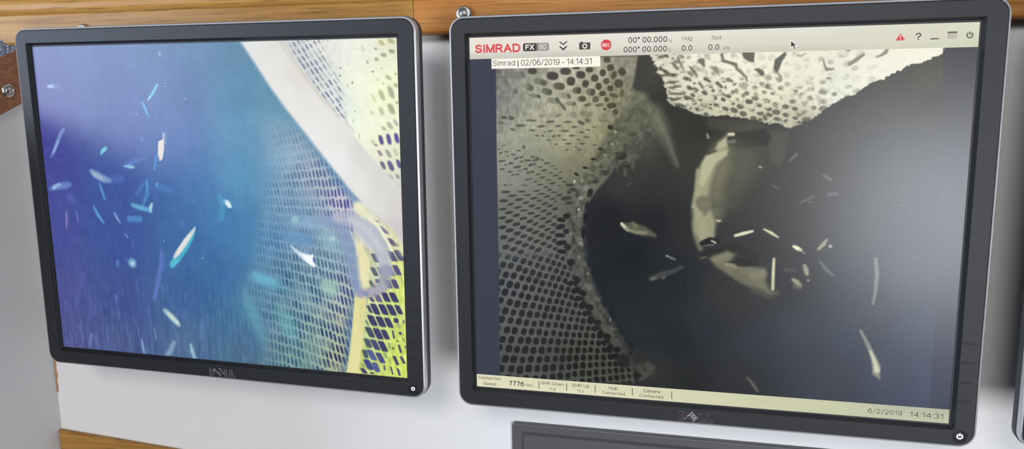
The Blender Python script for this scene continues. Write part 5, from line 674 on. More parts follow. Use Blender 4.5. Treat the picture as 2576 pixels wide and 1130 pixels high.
(245.55,104.24),(238.07,98.17),(237.68,87.47)],(96,95,82),0.45,2.37),('s',[(208.51,93.73,21.24),(213.1,98.35,33.38),(210.59,113.93,27.31),(205.05,129.72,18.21)],(100,99,80),0.55,10.92),('s',[(202.55,93.76,15.23),(198.43,107.82,17.05),(197.03,123.55,15.23),(199.35,142.53,10.96)],(132,131,104),0.6,5.48),
('p',[(206.63,79.85),(204.35,83.55),(206.31,89.72),(206.4,92.81),(198.35,104.69),(195.06,117.28),(192.95,129.96),(194.63,136.27),(199.51,148.91),(198.63,161.76),(187.7,165.99),(182.53,155.81),(181.56,139.76),(184.27,123.77),(186.27,104.8),(192.1,96.0),(198.0,91.61),(200.23,85.41)],(160,159,128),1,2.72),
('p',[(207.54,90.95),(198.07,94.1),(190.6,96.01),(187.72,102.28),(185.95,117.41),(189.07,120.52),(193.69,111.01),(198.27,101.57),(206.49,95.91)],(186,184,150),0.9,1.52),('p',[(199.67,86.65),(206.07,81.08),(206.89,89.1),(197.99,90.99)],(178,176,142),0.95,1.06),('s',[(191.45,94.13,2.45),(198.02,92.23,1.84)],
(70,70,52),0.7,0.61),('s',[(185.12,107.96,3.71),(184.27,123.77,3.71),(182.41,136.54,3.71)],(178,176,142),0.7,1.24),('s',[(196.35,120.41,4.94),(207.33,104.6,9.26)],(120,119,96),0.35,3.71),('s',[(189.37,133.2,11.22),(190.67,136.36,9.35)],(102,101,82),0.75,1.87),('s',[(190.01,134.15,2.49),(196.08,133.7,2.18)],
(130,129,106),0.6,0.93),('s',[(190.83,142.74,3.12),(193.15,137.9,3.12)],(112,110,90),0.6,1.56),('s',[(199.13,134.27,7.44),(208.2,134.71,5.58)],(84,83,68),0.5,2.48),('s',[(183.62,149.33,5.03),(185.14,162.19,4.4),(188.41,170.18,4.4)],(150,148,118),0.55,1.57),('s',[(194.0,147.46,3.75),(196.72,158.6,4.37)],
(150,148,118),0.7,1.56),('s',[(189.54,165.93,3.79),(195.32,163.8,5.68),(201.12,163.61,4.42)],(34,34,30),0.95,0.95),('s',[(196.85,163.75,1.26),(199.95,165.26,1.57)],(190,190,172),0.9,0.57),('s',[(191.43,167.81,0.95),(198.46,166.92,0.95)],(160,158,130),0.6,0.63),('s',[(188.57,176.67,2.54),(200.11,171.38,3.17),
(210.68,168.43,4.44),(221.31,170.63,5.71),(230.5,176.7,5.07)],(44,44,38),0.9,1.58),('s',[(188.6,178.3,1.27),(192.59,177.17,1.27)],(120,118,94),0.7,0.63),('p',[(195.68,178.03),(209.25,171.7),(215.38,174.05),(212.5,179.0),(224.7,182.71),(239.13,184.68),(238.57,194.03),(243.45,205.1),(231.31,200.83),(220.63,197.11),
(209.79,190.45),(200.45,184.34)],(116,115,94),1,2.53),('p',[(207.99,180.79),(221.51,177.04),(232.08,179.2),(233.68,182.34),(221.73,184.12),(212.62,183.19)],(40,40,36),0.9,1.26),('s',[(208.95,182.37,3.14),(214.14,183.13,3.14),(215.69,184.36,2.51)],(150,148,122),0.8,1.26),('s',[(200.3,178.5,5.67),(209.35,174.92,4.41)],
(134,132,108),0.7,1.89),('s',[(229.49,191.21,6.23),(236.91,189.27,6.23)],(132,131,106),0.7,1.87),('s',[(217.38,190.12,8.15),(228.2,197.74,6.27)],(104,103,84),0.6,2.51),('s',[(231.37,202.45,6.25),(243.5,206.71,5.0)],(92,91,74),0.6,2.5)],'fish_grey':[([(126.41,152.84,3.25),(134.12,154.6,7.81),(143.73,157.6,7.81),
(152.01,160.63,3.25)],(96,96,78),0.9,1.63),([(125.76,151.88,2.28),(128.35,154.76,2.6),(130.95,157.32,1.63)],(216,216,188),0.95,0.81),([(129.33,156.05,2.6),(137.37,158.78,2.93),(145.33,158.87,2.6)],(140,140,112),0.85,1.3),([(134.73,151.3,2.59),(137.31,153.85,3.88)],(120,120,96),0.7,1.29),([(149.35,197.07,2.94),
(156.95,193.74,4.9),(166.39,190.35,3.92),(174.16,186.07,2.61)],(80,81,78),0.8,1.63),([(150.63,197.01,2.61),(153.17,196.23,2.61)],(112,113,108),0.7,0.98),([(159.53,195.95,1.95),(160.79,195.23,1.62)],(118,119,112),0.7,0.81),([(162.38,177.33,1.61),(166.19,179.15,1.93),(168.72,180.04,1.29)],(128,130,134),0.8,0.8),
([(162.06,177.34,1.13)],(205,208,212),0.9,0.48),([(214.93,159.0,2.17),(221.47,156.89,2.79),(227.69,155.12,1.86)],(222,220,190),1,0.78),([(236.23,153.28,1.22),(241.64,155.96,2.45),(246.77,159.28,1.22)],(216,214,182),1,0.76),([(258.75,166.14,2.12),(261.43,167.62,3.34),(263.81,168.79,2.43)],(236,234,204),1,0.76),
([(263.21,168.5,1.21),(266.83,171.52,0.91)],(170,168,140),0.8,0.76),([(277.04,167.38,2.4),(280.31,163.52,3.3),(282.44,160.02,1.5)],(168,167,140),0.9,0.9),([(285.25,165.22,2.39)],(205,208,205),0.9,0.9),([(278.68,178.0,1.81),(283.56,184.1,2.11),(288.04,187.69,1.81)],(128,130,132),0.7,1.2),([(244.48,176.8,2.15),
(244.34,188.95,2.46),(244.49,201.17,2.46)],(196,194,158),1,0.77),([(244.28,179.36,1.23),(244.46,192.16,1.23)],(214,212,180),0.8,0.61),([(241.9,203.56,3.11),(247.88,204.23,3.73)],(110,109,88),0.6,1.55),([(267.23,180.98,2.43),(268.55,184.73,3.95),(269.27,187.87,2.73)],(156,155,130),0.95,0.91),([(270.36,192.91,2.13)],
(160,160,142),0.8,0.91),([(259.54,192.76,2.76),(261.96,194.57,3.98),(264.41,197.01,3.06)],(166,165,140),0.9,1.23),([(260.92,197.81,3.68),(264.46,198.29,3.68)],(110,110,96),0.6,1.53),([(253.07,185.38,2.45),(260.4,185.07,2.15)],(100,100,92),0.5,1.23),([(317.87,173.97,2.35),(319.35,185.7,2.94),(319.2,198.19,2.35),
(317.84,209.25,1.76)],(150,152,144),0.75,1.18),([(310.22,230.96,1.81),(315.61,241.18,2.72),(320.75,252.08,3.93),(323.18,259.96,6.04),(323.12,264.17,5.43),(325.64,268.51,1.51)],(152,154,138),0.85,1.21),([(318.22,247.43,1.51),(322.15,256.81,3.03),(323.59,262.2,4.24)],(208,208,178),0.95,1.21),([(227.7,275.45,1.29),
(232.49,281.15,2.58),(235.74,286.29,1.93)],(118,119,108),0.7,1.29),([(256.87,98.95,1.77),(253.45,99.59,1.18)],(104,105,98),0.0,0.59),([(252.87,99.59,1.19),(257.56,95.0,2.37)],(122,123,116),0.7,1.04),([(277.59,110.61,1.47),(283.09,113.58,2.05)],(128,130,132),0.7,1.03),([(262.54,131.7,1.49),(270.93,126.91,1.79)],
(112,112,108),0.7,0.9),([(267.96,130.97,1.19),(271.41,131.21,1.19)],(104,104,102),0.7,0.74),([(282.23,125.17,2.35),(288.11,124.15,2.06)],(122,124,128),0.6,1.18),([(241.75,119.08,1.5),(245.63,121.49,1.5)],(96,96,92),0.7,0.9),([(230.99,104.38,1.2),(232.17,104.68,1.5)],(176,174,150),0.95,0.6),([(200.38,147.29,1.87),
(203.12,147.54,1.87)],(166,164,140),0.9,0.93),([(201.91,147.57,1.24)],(226,224,205),0.9,0.47),([(207.79,79.24,2.42),(210.75,79.24,2.72)],(214,212,180),0.95,0.91),([(207.37,85.09,2.12),(211.51,84.77,3.03)],(126,125,104),0.8,1.21),([(191.39,79.23,1.52),(192.35,81.71,1.83)],(160,158,132),0.9,0.91),([(333.91,132.03,1.14),
(331.77,132.68,1.14)],(96,100,108),0.6,0.72),([(251.8,145.63,0.66),(251.85,146.88,0.66)],(14,14,14),1,0.24),([(156.15,203.09,0.78)],(120,122,120),0.8,0.33),([(173.23,202.62,0.78)],(120,122,120),0.8,0.32)],'margins':[([(-4.08,17.47),(22.43,16.8),(21.6,83.1),(21.8,150.26),(21.66,219.67),(21.1,295.11),(-5.58,304.6)],
(66,69,82),1,0.4),([(353.52,14.48),(380.92,12.48),(388.84,120.32),(383.09,185.97),(391.02,297.81),(362.23,300.47),(361.58,217.8),(359.76,144.61),(357.15,77.01)],(62,65,78),0.6,0.32)]}
UI = {'texts':[('brand_text','SIMRAD',(4.85,5.62,42.99,12.59),(222,82,86),0.27),('model_text','FX',(47.1,6.69,54.28,10.99),(240,238,228),0.24),('model_number','80',(58.41,6.66,64.23,10.91),(226,224,214),0.14),('record_text','REC',(109.23,7.47,115.63,10.32),(245,225,220),0.22),('latitude_readout','00º 00.000',
(129.68,3.31,159.62,7.8),(52,48,42),0.15),('unit_text','N',(161.06,5.8,163.06,8.23),(120,118,108),0.12),('longitude_readout','000º 00.000',(126.13,10.6,159.49,14.95),(52,48,42),0.15),('unit_text','E',(161.1,12.93,162.62,15.44),(120,118,108),0.12),('heading_caption','Hdg',(170.98,4.05,178.35,7.76),(98,96,86),0.12),
('heading_readout','0.0',(170.62,10.65,178.67,14.94),(52,48,42),0.15),('speed_caption','Spd',(192.88,4.05,199.75,7.56),(98,96,86),0.12),('speed_readout','0.0',(190.65,10.54,198.75,14.81),(52,48,42),0.15),('unit_text','kts',(202.1,12.23,206.3,14.76),(98,96,84),0.12),('help_icon','?',(335.19,6.37,338.95,11.5),
(70,70,56),0.19),('timestamp_text','Simrad',(19.57,18.78,38.34,23.27),(80,78,70),0.12),('timestamp_text','02/06/2019 - 14:14:31',(43.19,18.54,100.88,23.75),(80,78,70),0.12),('status_text','Connection',(1.47,291.27,21.94,293.98),(56,56,44),0.14),('status_text','Speed',(5.93,296.39,17.47,299.86),(56,56,44),0.14),
('speed_value','7776',(29.23,293.64,42.58,297.92),(36,36,30),0.17),('unit_text','kbps',(44.1,294.98,50.58,297.96),(74,74,60),0.12),('status_text','SNR Down',(57.77,292.01,77.42,294.59),(56,56,44),0.14),('status_value','7.0',(65.05,297.24,70.5,299.82),(56,56,44),0.14),('status_text','SNR Up',(84.85,291.82,99.67,295.19),
(56,56,44),0.14),('status_value','7.1',(89.52,297.14,94.46,299.88),(56,56,44),0.14),('status_text','Hub',(116.29,291.84,123.53,294.58),(56,56,44),0.14),('status_text','Connected',(110.11,296.35,129.65,298.96),(56,56,44),0.14),('status_text','Camera',(144.82,291.89,158.71,294.63),(56,56,44),0.14),('status_text','Connected',
(141.77,296.48,161.37,299.02),(56,56,44),0.14),('date_text','6/2/2019',(318.83,293.63,343.46,297.61),(64,66,54),0.12),('clock_text','14:14:31',(348.86,293.58,372.26,297.83),(64,66,54),0.12)],'bar_y':(17.33,289.79),'shapes':[('timestamp_box',[(18.41,17.45),(107.73,17.24),(107.76,25.42),(18.53,25.47)],
(250,246,232),1),('separator',[(40.47,19.25),(41.2,19.27),(41.13,24.63),(40.4,24.62)],(80,78,70),2),('separator',[(55.49,292.18),(56.08,292.14),(56.02,298.73),(55.43,298.78)],(70,70,56),2),('separator',[(79.81,292.15),(80.39,292.1),(80.37,298.86),(79.79,298.91)],(70,70,56),2),('separator',[(104.21,292.07),
(104.78,292.02),(104.8,298.73),(104.23,298.77)],(70,70,56),2),('separator',[(135.56,291.91),(136.12,291.86),(136.19,298.64),(135.63,298.69)],(70,70,56),2),('separator',[(167.91,292.05),(168.45,292.01),(168.57,298.7),(168.03,298.75)],(70,70,56),2),('window_icon',[(355.85,7.08),(362.22,7.13),(362.38,11.27),
(356.07,11.3)],(186,184,168),2),('window_icon_bar',[(355.98,6.18),(362.21,6.1),(362.28,7.14),(356.05,7.15)],(84,80,64),3),('minimise_icon',[(345.03,10.49),(350.76,10.45),(350.81,11.21),(345.15,11.33)],(66,64,50),2),('warning_icon',[(325.21,6.27),(328.45,11.27),(322.1,11.43)],(214,64,74),2),('warning_mark',[(324.89,7.52),
(325.67,7.54),(325.54,9.78),(325.15,9.77)],(245,225,215),3),('warning_mark',[(325.04,10.19),(325.7,10.21),(325.74,10.84),(325.08,10.82)],(245,225,215),3),('cursor_outline',[(249.85,8.57),(250.12,15.24),(251.61,14.12),(252.98,16.91),(254.49,16.23),(253.26,13.59),(255.35,13.5)],(240,238,226),2),('mouse_cursor',[(250.38,9.67),
(250.56,14.17),(251.78,13.19),(253.23,16.12),(253.84,15.77),(252.54,12.92),(254.22,13.03)],(56,54,46),3),('chevron_icon',[(74.56,5.24),(75.87,5.19),(78.05,7.03),(80.24,5.14),(81.72,5.1),(78.13,8.13)],(52,48,42),2),('chevron_icon',[(74.54,8.88),(75.85,8.83),(78.04,10.76),(80.23,8.78),(81.71,8.74),(78.12,12.29)],
(52,48,42),2),('camera_icon',[(90.92,6.54),(91.87,6.48),(92.05,5.73),(93.77,5.78),(93.95,6.46),(99.81,6.45),(99.82,11.75),(90.92,11.85)],(72,68,60),2)],'pills':[('model_badge',(45.14,5.69,66.6,12.08),3.0,(152,150,142),2),('model_badge_end',(45.14,5.69,56.59,12.08),3.0,(66,62,56),3)],'discs':[('camera_lens',
(95.42,9.19),2.07,(222,218,206),3),('camera_lens_centre',(95.42,9.19),1.04,(72,68,60),4),('record_button',(112.39,8.73),4.17,(216,62,68),2)],'power':((370.45,8.97),2.27),'buttons':[(384.47,234.95),(384.48,250.18),(384.48,265.52),(384.44,280.37)],'pbtn':(383.43,308.9),'logo':{'D':[(174.15,307.24),(177.32,307.13),
(179.11,307.6),(180.52,308.65),(181.44,309.96),(181.36,310.94),(180.51,312.73),(179.24,313.93),(177.47,314.78),(174.29,314.85)],'Dh':[(176.33,309.13),(177.56,309.09),(178.72,309.67),(179.28,310.8),(178.71,312.15),(177.73,312.84),(176.4,312.94)],'O':(181.35,310.62),'A':(185.41,306.61),'Bq':(185.61,315.66),'L1':[(190.0,307.37),
(192.47,307.32),(192.55,312.62),(195.22,312.63),(195.2,314.9),(190.05,314.69)],'L2':[(196.09,307.47),(198.81,307.44),(198.82,312.73),(201.56,312.82),(201.5,314.92),(196.18,314.94)]}}

SW, SH = 376.375, 301.1
def picture_mesh(name, nx, ny, rgb, x0, y0, x1, y1, w, black=0.0):  # black: room reflection subtracted from the picture colour
    xs = np.linspace(x0, x1, nx); ys = np.linspace(y0, y1, ny); X, Y = np.meshgrid(xs, ys)
    co = np.stack([X/1000, np.full_like(X, w/1000), -Y/1000], -1).reshape(-1, 3).astype(np.float32)
    i = np.arange(nx*ny).reshape(ny, nx)
    q = np.stack([i[1:, :-1], i[1:, 1:], i[:-1, 1:], i[:-1, :-1]], -1).reshape(-1, 4)
    me = bpy.data.meshes.new(name); me.vertices.add(nx*ny); me.vertices.foreach_set('co', co.ravel())
    me.loops.add(q.size); me.polygons.add(len(q)); me.loops.foreach_set('vertex_index', q.ravel().astype(np.int32))
    me.polygons.foreach_set('loop_start', np.arange(0, q.size, 4, dtype=np.int32)); me.update(calc_edges=True)
    a = me.color_attributes.new('Picture', 'FLOAT_COLOR', 'POINT')
    c = np.ones((nx*ny, 4), np.float32); c[:, :3] = np.maximum(lin(rgb)-black, lin(rgb)*.12).reshape(-1, 3); a.data.foreach_set('color', c.ravel())
    return me
LCD = display('lcd_panel')
# stroke lettering in a plain grotesque style: every glyph is (width, strokes), cap height 1
def arc(cx, cy, rx, ry, a0, a1, n=14):
    return [(cx+rx*math.cos(math.radians(a0+(a1-a0)*i/n)), cy+ry*math.sin(math.radians(a0+(a1-a0)*i/n))) for i in range(n+1)]
XH = .73
def bowl(x): return arc(x+.24, XH/2, .24, XH/2, 0, 360, 22)
GLYPH = {
 '0': (.56, [arc(.28, .5, .28, .5, 0, 360, 24)]),
 '1': (.34, [[(.02, .78), (.16, .86), (.28, 1), (.28, 0)]]),
 '2': (.56, [arc(.28, .72, .26, .28, 165, -25, 14)+[(.44, .46), (.02, 0), (.56, 0)]]),
 '3': (.56, [arc(.27, .75, .23, .25, 160, -90, 12)+arc(.27, .26, .28, .26, 90, -165, 14)]),
 '4': (.58, [[(.44, 0), (.44, 1), (0, .30), (.58, .30)]]),
 '6': (.56, [arc(.28, .33, .28, .33, 0, 360, 20), arc(.34, .45, .34, .55, 180, 62, 12)]),
 '7': (.54, [[(0, 1), (.54, 1), (.34, .60), (.22, 0)]]),
 '8': (.56, [arc(.28, .75, .23, .25, 0, 360, 18), arc(.28, .26, .28, .26, 0, 360, 18)]),
 '9': (.56, [arc(.28, .67, .28, .33, 0, 360, 20), arc(.22, .55, .34, .55, 0, -118, 12)]),
 '.': (.06, [[(.03, .0), (.03, .05)]]), ':': (.06, [[(.03, 0), (.03, .05)], [(.03, .62), (.03, .67)]]),
 '-': (.30, [[(0, .38), (.30, .38)]]), '/': (.36, [[(0, -.06), (.36, 1.02)]]), 'º': (.26, [arc(.13, .86, .13, .14, 0, 360, 14)]),
 '?': (.50, [arc(.25, .74, .24, .26, 170, -40, 12)+[(.28, .44), (.25, .26)], [(.25, 0), (.25, .05)]]),
 'S': (.60, [arc(.31, .74, .27, .26, 25, 180, 12)+[(.05, .66)]+[(.16, .56), (.44, .46)]+arc(.30, .27, .29, .27, 40, -165, 12)]),
 'I': (.08, [[(.04, 0), (.04, 1)]]),
 'M': (.74, [[(0, 0), (0, 1), (.37, .02), (.74, 1), (.74, 0)]]),
 'R': (.62, [[(0, 0), (0, 1), (.36, 1)]+arc(.36, .74, .24, .26, 90, -90, 10)+[(0, .48)], [(.36, .48), (.62, 0)]]),
 'A': (.70, [[(0, 0), (.35, 1), (.70, 0)], [(.12, .34), (.58, .34)]]),
 'D': (.66, [[(0, 0), (0, 1), (.28, 1)]+arc(.28, .5, .38, .5, 90, -90, 16)+[(0, 0)]]),
 'F': (.54, [[(0, 0), (0, 1), (.54, 1)], [(0, .52), (.46, .52)]]),
 'X': (.62, [[(0, 0), (.62, 1)], [(0, 1), (.62, 0)]]),
 'E': (.56, [[(.56, 1), (0, 1), (0, 0), (.56, 0)], [(0, .52), (.50, .52)]]),
 'C': (.68, [arc(.36, .5, .36, .5, 40, 320, 22)]),
 'N': (.62, [[(0, 0), (0, 1), (.62, 0), (.62, 1)]]),
 'H': (.62, [[(0, 0), (0, 1)], [(.62, 0), (.62, 1)], [(0, .52), (.62, .52)]]),
 'U': (.62, [[(0, 1), (0, .3)]+arc(.31, .3, .31, .3, 180, 360, 14)+[(.62, 1)]]),
 'a': (.48, [arc(.23, .50, .21, .23, 160, 0, 10)+[(.44, .10), (.48, 0)], [(.44, .42), (.20, .38)]+arc(.20, .19, .19, .19, 90, 300, 10)+[(.44, .20)]]),
 'b': (.48, [[(0, 0), (0, 1)], bowl(0)]),
 'c': (.46, [arc(.24, XH/2, .24, XH/2, 45, 315, 18)]),
 'd': (.48, [[(.48, 0), (.48, 1)], bowl(0)]),
 'e': (.48, [[(.01, .39), (.48, .39)]+arc(.24, XH/2, .24, XH/2, 4, 318, 20)]),
 'g': (.48, [bowl(0), [(.48, XH), (.48, 0)]+arc(.24, -.04, .24, .24, 0, -155, 12)]),
 'h': (.44, [[(0, 0), (0, 1)], arc(.22, .49, .22, .24, 180, 0, 12)+[(.44, 0)]]),
 'i': (.06, [[(.03, 0), (.03, XH)], [(.03, .95), (.03, 1)]]),
 'k': (.42, [[(0, 0), (0, 1)], [(.40, XH), (0, .28)], [(.14, .42), (.42, 0)]]),
 'm': (.74, [[(0, 0), (0, XH)], arc(.185, .50, .185, .23, 180, 0, 10)+[(.37, 0)], arc(.555, .50, .185, .23, 180, 0, 10)+[(.74, 0)]]),
 'n': (.44, [[(0, 0), (0, XH)], arc(.22, .49, .22, .24, 180, 0, 12)+[(.44, 0)]]),
 'o': (.50, [arc(.25, XH/2, .25, XH/2, 0, 360, 22)]),
 'p': (.48, [[(0, -.27), (0, XH)], bowl(0)]),
 'r': (.26, [[(0, 0), (0, XH)], arc(.24, .46, .24, .26, 180, 75, 8)]),
 's': (.42, [arc(.21, .54, .19, .19, 20, 180, 9)+[(.10, .41), (.32, .33)]+arc(.21, .18, .20, .18, 40, -165, 9)]),
 't': (.26, [[(.10, .95), (.10, .14)]+arc(.20, .12, .10, .12, 180, 290, 6), [(0, XH), (.25, XH)]]),
 'u': (.44, [[(0, XH), (0, .24)]+arc(.22, .24, .22, .24, 180, 360, 12), [(.44, 0), (.44, XH)]]),
 'w': (.68, [[(0, XH), (.17, 0), (.34, XH), (.51, 0), (.68, XH)]]),
}
def text_mesh(name, s, bx, w, weight):
    """fit the line of lettering into the box bx (mm); weight is the stroke thickness per cap height"""
    pen = 0; lines = []
    for ch in s:
        if ch == ' ': pen += .34; continue
        gw, st = GLYPH[ch]
        for q in st: lines.append([(pen+x, y) for x, y in q])
        pen += gw+(.20 if weight < .15 else .27)
    P = np.array([p for q in lines for p in q]); lo = P.min(0); hi = P.max(0)
    sy = (bx[3]-bx[1])/(hi[1]-lo[1]); t = weight*sy/(1+weight); half = t/2
    fx = lambda x: bx[0]+half+(x-lo[0])/(hi[0]-lo[0])*(bx[2]-bx[0]-t)
    fy = lambda y: bx[3]-half-(y-lo[1])/(hi[1]-lo[1])*(bx[3]-bx[1]-t)
    V = []; Fc = []
    parts = []
    for q in lines:                      # break a line where it turns sharply, so corners stay square
        Q = [(fx(x), fy(y)) for x, y in q]; cur = [Q[0]]
        for i in range(1, len(Q)):
            cur.append(Q[i])
            if i < len(Q)-1:
                d1 = Vector((Q[i][0]-Q[i-1][0], Q[i][1]-Q[i-1][1])).normalized(); d2 = Vector((Q[i+1][0]-Q[i][0], Q[i+1][1]-Q[i][1])).normalized()
                if d1.dot(d2) < .25: parts.append(cur); cur = [Q[i]]
        parts.append(cur)
    for Q in parts:
        closed = len(Q) > 12 and math.hypot(Q[0][0]-Q[-1][0], Q[0][1]-Q[-1][1]) < 1e-4
        n = len(Q)
        for i, p in enumerate(Q):
            a = Q[i-1] if i else (Q[-2] if closed else None); c = Q[i+1] if i < n-1 else (Q[1] if closed else None)
            d1 = None if a is None else Vector((p[0]-a[0], p[1]-a[1])).normalized()
            d2 = None if c is None else Vector((c[0]-p[0], c[1]-p[1])).normalized()
            if d1 is None: d1 = d2
            if d2 is None: d2 = d1
            b = d1+d2
            if b.length < .2: b = Vector((-d1.y, d1.x))
            b.normalize(); nrm = Vector((-b.y, b.x)); k = half/max(.45, abs(nrm.dot(Vector((-d1.y, d1.x)))))
            e = Vector((0, 0))
            if i == 0 and not closed: e = -d2*half*.9
            if i == n-1 and not closed: e = d1*half*.9
            V.append(P3((p[0]+e.x+nrm.x*k, p[1]+e.y+nrm.y*k), w)); V.append(P3((p[0]+e.x-nrm.x*k, p[1]+e.y-nrm.y*k), w))
            if i: m = len(V); Fc.append((m-4, m-3, m-1, m-2))
    return mesh(name, V, Fc)

def flat(name, poly, w): return mesh(name, [P3(p, w) for p in poly], [tuple(range(len(poly)))])
def power_shape(c, r, w, t):
    V = []; Fc = []; n = 28
    for i in range(n+1):
        a = math.radians(-90+32+(360-64)*i/n)
        for q in (r, r-t): V.append(P3((c[0]+q*math.cos(a), c[1]+q*math.sin(a)), w))
    for i in range(n): Fc.append((2*i, 2*i+1, 2*i+3, 2*i+2))
    b = len(V); V += [P3(p, w) for p in ((c[0]-t/2, c[1]-r*1.12), (c[0]+t/2, c[1]-r*1.12), (c[0]+t/2, c[1]-r*.05), (c[0]-t/2, c[1]-r*.05))]
    Fc.append((b, b+1, b+2, b+3))
    return mesh('power_icon', V, Fc)

# ---------------------------------------------------------------- monitors
OUT = (-16.4, -17.2, 395.0, 318.2)
def outer(i, r=12.5): return rrect(OUT[0]+i, OUT[1]+i, OUT[2]-i, OUT[3]-i, max(r-i, 1.5))
def inner(i, r=1.0): return rrect(-i, -i, SW+i, SH+i, r)
ME = dict(
    bezel=loft('bezel', [(outer(2.1), -1.2), (outer(2.1), -3.5), (outer(2.5), -4.0), (inner(3.5, 1.2), -4.0), (inner(3.2, 1.2), -3.8), (inner(1.9, .8), -.9), (inner(1.5, .6), -.2), (inner(1.5, .6), .6)]),
    rim=loft('rim', [(outer(1.9), -.8), (outer(1.8), -3.4), (outer(1.6), -3.9), (outer(.35), -3.0), (outer(0), -2.3), (outer(0), 2.6), (outer(.8), 3.0)]),
    shell=loft('rear_shell', [(outer(1.2), 2.8), (outer(-.5), 3.0), (outer(-.7), 3.6), (outer(-.5), 9.5), (outer(4), 13.0), (rrect(22, 18, 356, 285, 20), 24), (rrect(60, 45, 318, 262, 24), 44), (rrect(66, 52, 312, 256, 20), 47)], cap1=True),
    mount=prism('wall_mount', [rrect(133, 95, 243, 205, 6, 4)], 46.5, 86.0), plate=prism('mount_plate', [rrect(113, 75, 263, 225, 4, 4)], 86.0, 89.8),
    border=loft('screen_border', [(inner(2.2), .25), (inner(.25, .2), .25), (inner(.25, .2), .7)]),
)
for k, mk in (('bezel', 'bezel'), ('rim', 'rim'), ('shell', 'shell'), ('mount', 'shell'), ('plate', 'shell'), ('border', 'groove')): ME[k].materials.append(M[mk])
def pill(c, a, b, n=8):
    return [(c[0]+s*(a-b)+b*math.cos(t), c[1]+b*math.sin(t)) for s, t0 in ((1, -90), (-1, 90)) for t in [math.radians(t0+180*i/n) for i in range(n+1)]]
BTN = []
for c in UI['buttons']:
    g = loft('button_gap', [(pill(c, 4.95, 1.5), -4.04), (pill(c, 4.2, .8), -4.05)]); g.materials.append(M['groove'])
    k = loft('button', [(pill(c, 4.5, 1.05), -4.03), (pill(c, 4.45, 1.0), -4.25), (pill(c, 4.1, .65), -4.35)], cap1=True, smooth=False); k.materials.append(M['button'])
    BTN.append((k, g))
pc = UI['pbtn']
circ = lambda c, r, n=36: [(c[0]+r*math.cos(2*math.pi*i/n), c[1]+r*math.sin(2*math.pi*i/n)) for i in range(n)]
PB = loft('power_button', [(circ(pc, 5.4), -3.98), (circ(pc, 5.2), -4.06), (circ(pc, 4.6), -4.10), (circ(pc, 4.2), -4.3)], cap1=True); PB.materials.append(M['key'])
LG = UI['logo']
def logo_mesh():
    O = np.array(LG['O']); A = np.array(LG['A'])-O; Bv = np.array(LG['Bq'])-O
    E = [(0, 0), (1, 0), (1, .24), (.30, .24), (.30, .38), (1, .38), (1, .62), (.30, .62), (.30, .76), (1, .76), (1, 1), (0, 1)]
    e = [tuple(O+a*A+b*Bv) for a, b in E]
    D = LG['D']; Dh = LG['Dh']
    # the D as a ring of quads around its counter
    def resample(p, n):
        p = np.array(p+[p[0]]); s = np.r_[0, np.cumsum(np.hypot(*np.diff(p, axis=0).T))]
        t = np.linspace(0, s[-1], n, endpoint=False); return [(float(np.interp(k, s, p[:, 0])), float(np.interp(k, s, p[:, 1]))) for k in t]
    d = loft('maker_logo', [(resample(D, 40), -3.95), (resample(D, 40), -4.5), (resample(Dh, 40), -4.5), (resample(Dh, 40), -3.95)])
    q = prism('q', [e, LG['L1'], LG['L2']], -4.5, -3.95, bevel=.16)
    bm = bmesh.new(); bm.from_mesh(d); bm.from_mesh(q); me = bpy.data.meshes.new('maker_logo'); bm.to_mesh(me); bm.free(); return me
LOGO = logo_mesh(); LOGO.materials.append(M['logo'])
def outline(poly, t):
    """thin added ridge imitating the highlight along the edge of a letter"""
    P = np.array(poly); n = len(P); area = sum(P[i-1][0]*P[i][1]-P[i][0]*P[i-1][1] for i in range(n)); sg = 1 if area > 0 else -1
    I = []
    for i in range(n):
        d1 = P[i]-P[i-1]; d2 = P[(i+1) % n]-P[i]; d1 /= np.hypot(*d1); d2 /= np.hypot(*d2)
        n1 = np.array((-d1[1], d1[0]))*sg; n2 = np.array((-d2[1], d2[0]))*sg
        m = n1+n2; m /= max(np.hypot(*m), .3); I.append(P[i]+m*t/max(.45, m@n1))
    return [tuple(p) for p in P], [tuple(p) for p in I]
def edge_mesh():
    O = np.array(LG['O']); A = np.array(LG['A'])-O; Bv = np.array(LG['Bq'])-O
    e = [tuple(O+a*A+c*Bv) for a, c in [(0, 0), (1, 0), (1, .24), (.30, .24), (.30, .38), (1, .38), (1, .62), (.30, .62), (.30, .76), (1, .76), (1, 1), (0, 1)]]
    bm = bmesh.new()
    for poly in (e, LG['L1'], LG['L2'], LG['D'], LG['Dh'][::-1]):
        a, c = outline(poly, .26 if poly is not LG['Dh'] else -.26)
        q = loft('ridge', [(a, -4.42), (a, -4.58), ([((x+u)/2, (y+v)/2) for (x, y), (u, v) in zip(a, c)], -4.68), (c, -4.56), (c, -4.42)]); bm.from_mesh(q)
    me = bpy.data.meshes.new('letter_highlight'); bm.to_mesh(me); bm.free(); return me
EDGE = edge_mesh(); EDGE.materials.append(M['edge'])  # silver ridges stand in for highlights on the letter edges
PI_ME = power_shape((pc[0], pc[1]), 2.3, -4.36, .95)
def glow(name, rgb, k):
    m, N, Lk, B = nodes_of(name); c = N.new('ShaderNodeRGB'); c.outputs[0].default_value = (*lin(rgb), 1)
    Lk.new(c.outputs[0], B.inputs['Emission Color']); B.inputs['Emission Strength'].default_value = k; return m
PI_ME.materials.append(glow('power_light', (250, 250, 252), 1.0))

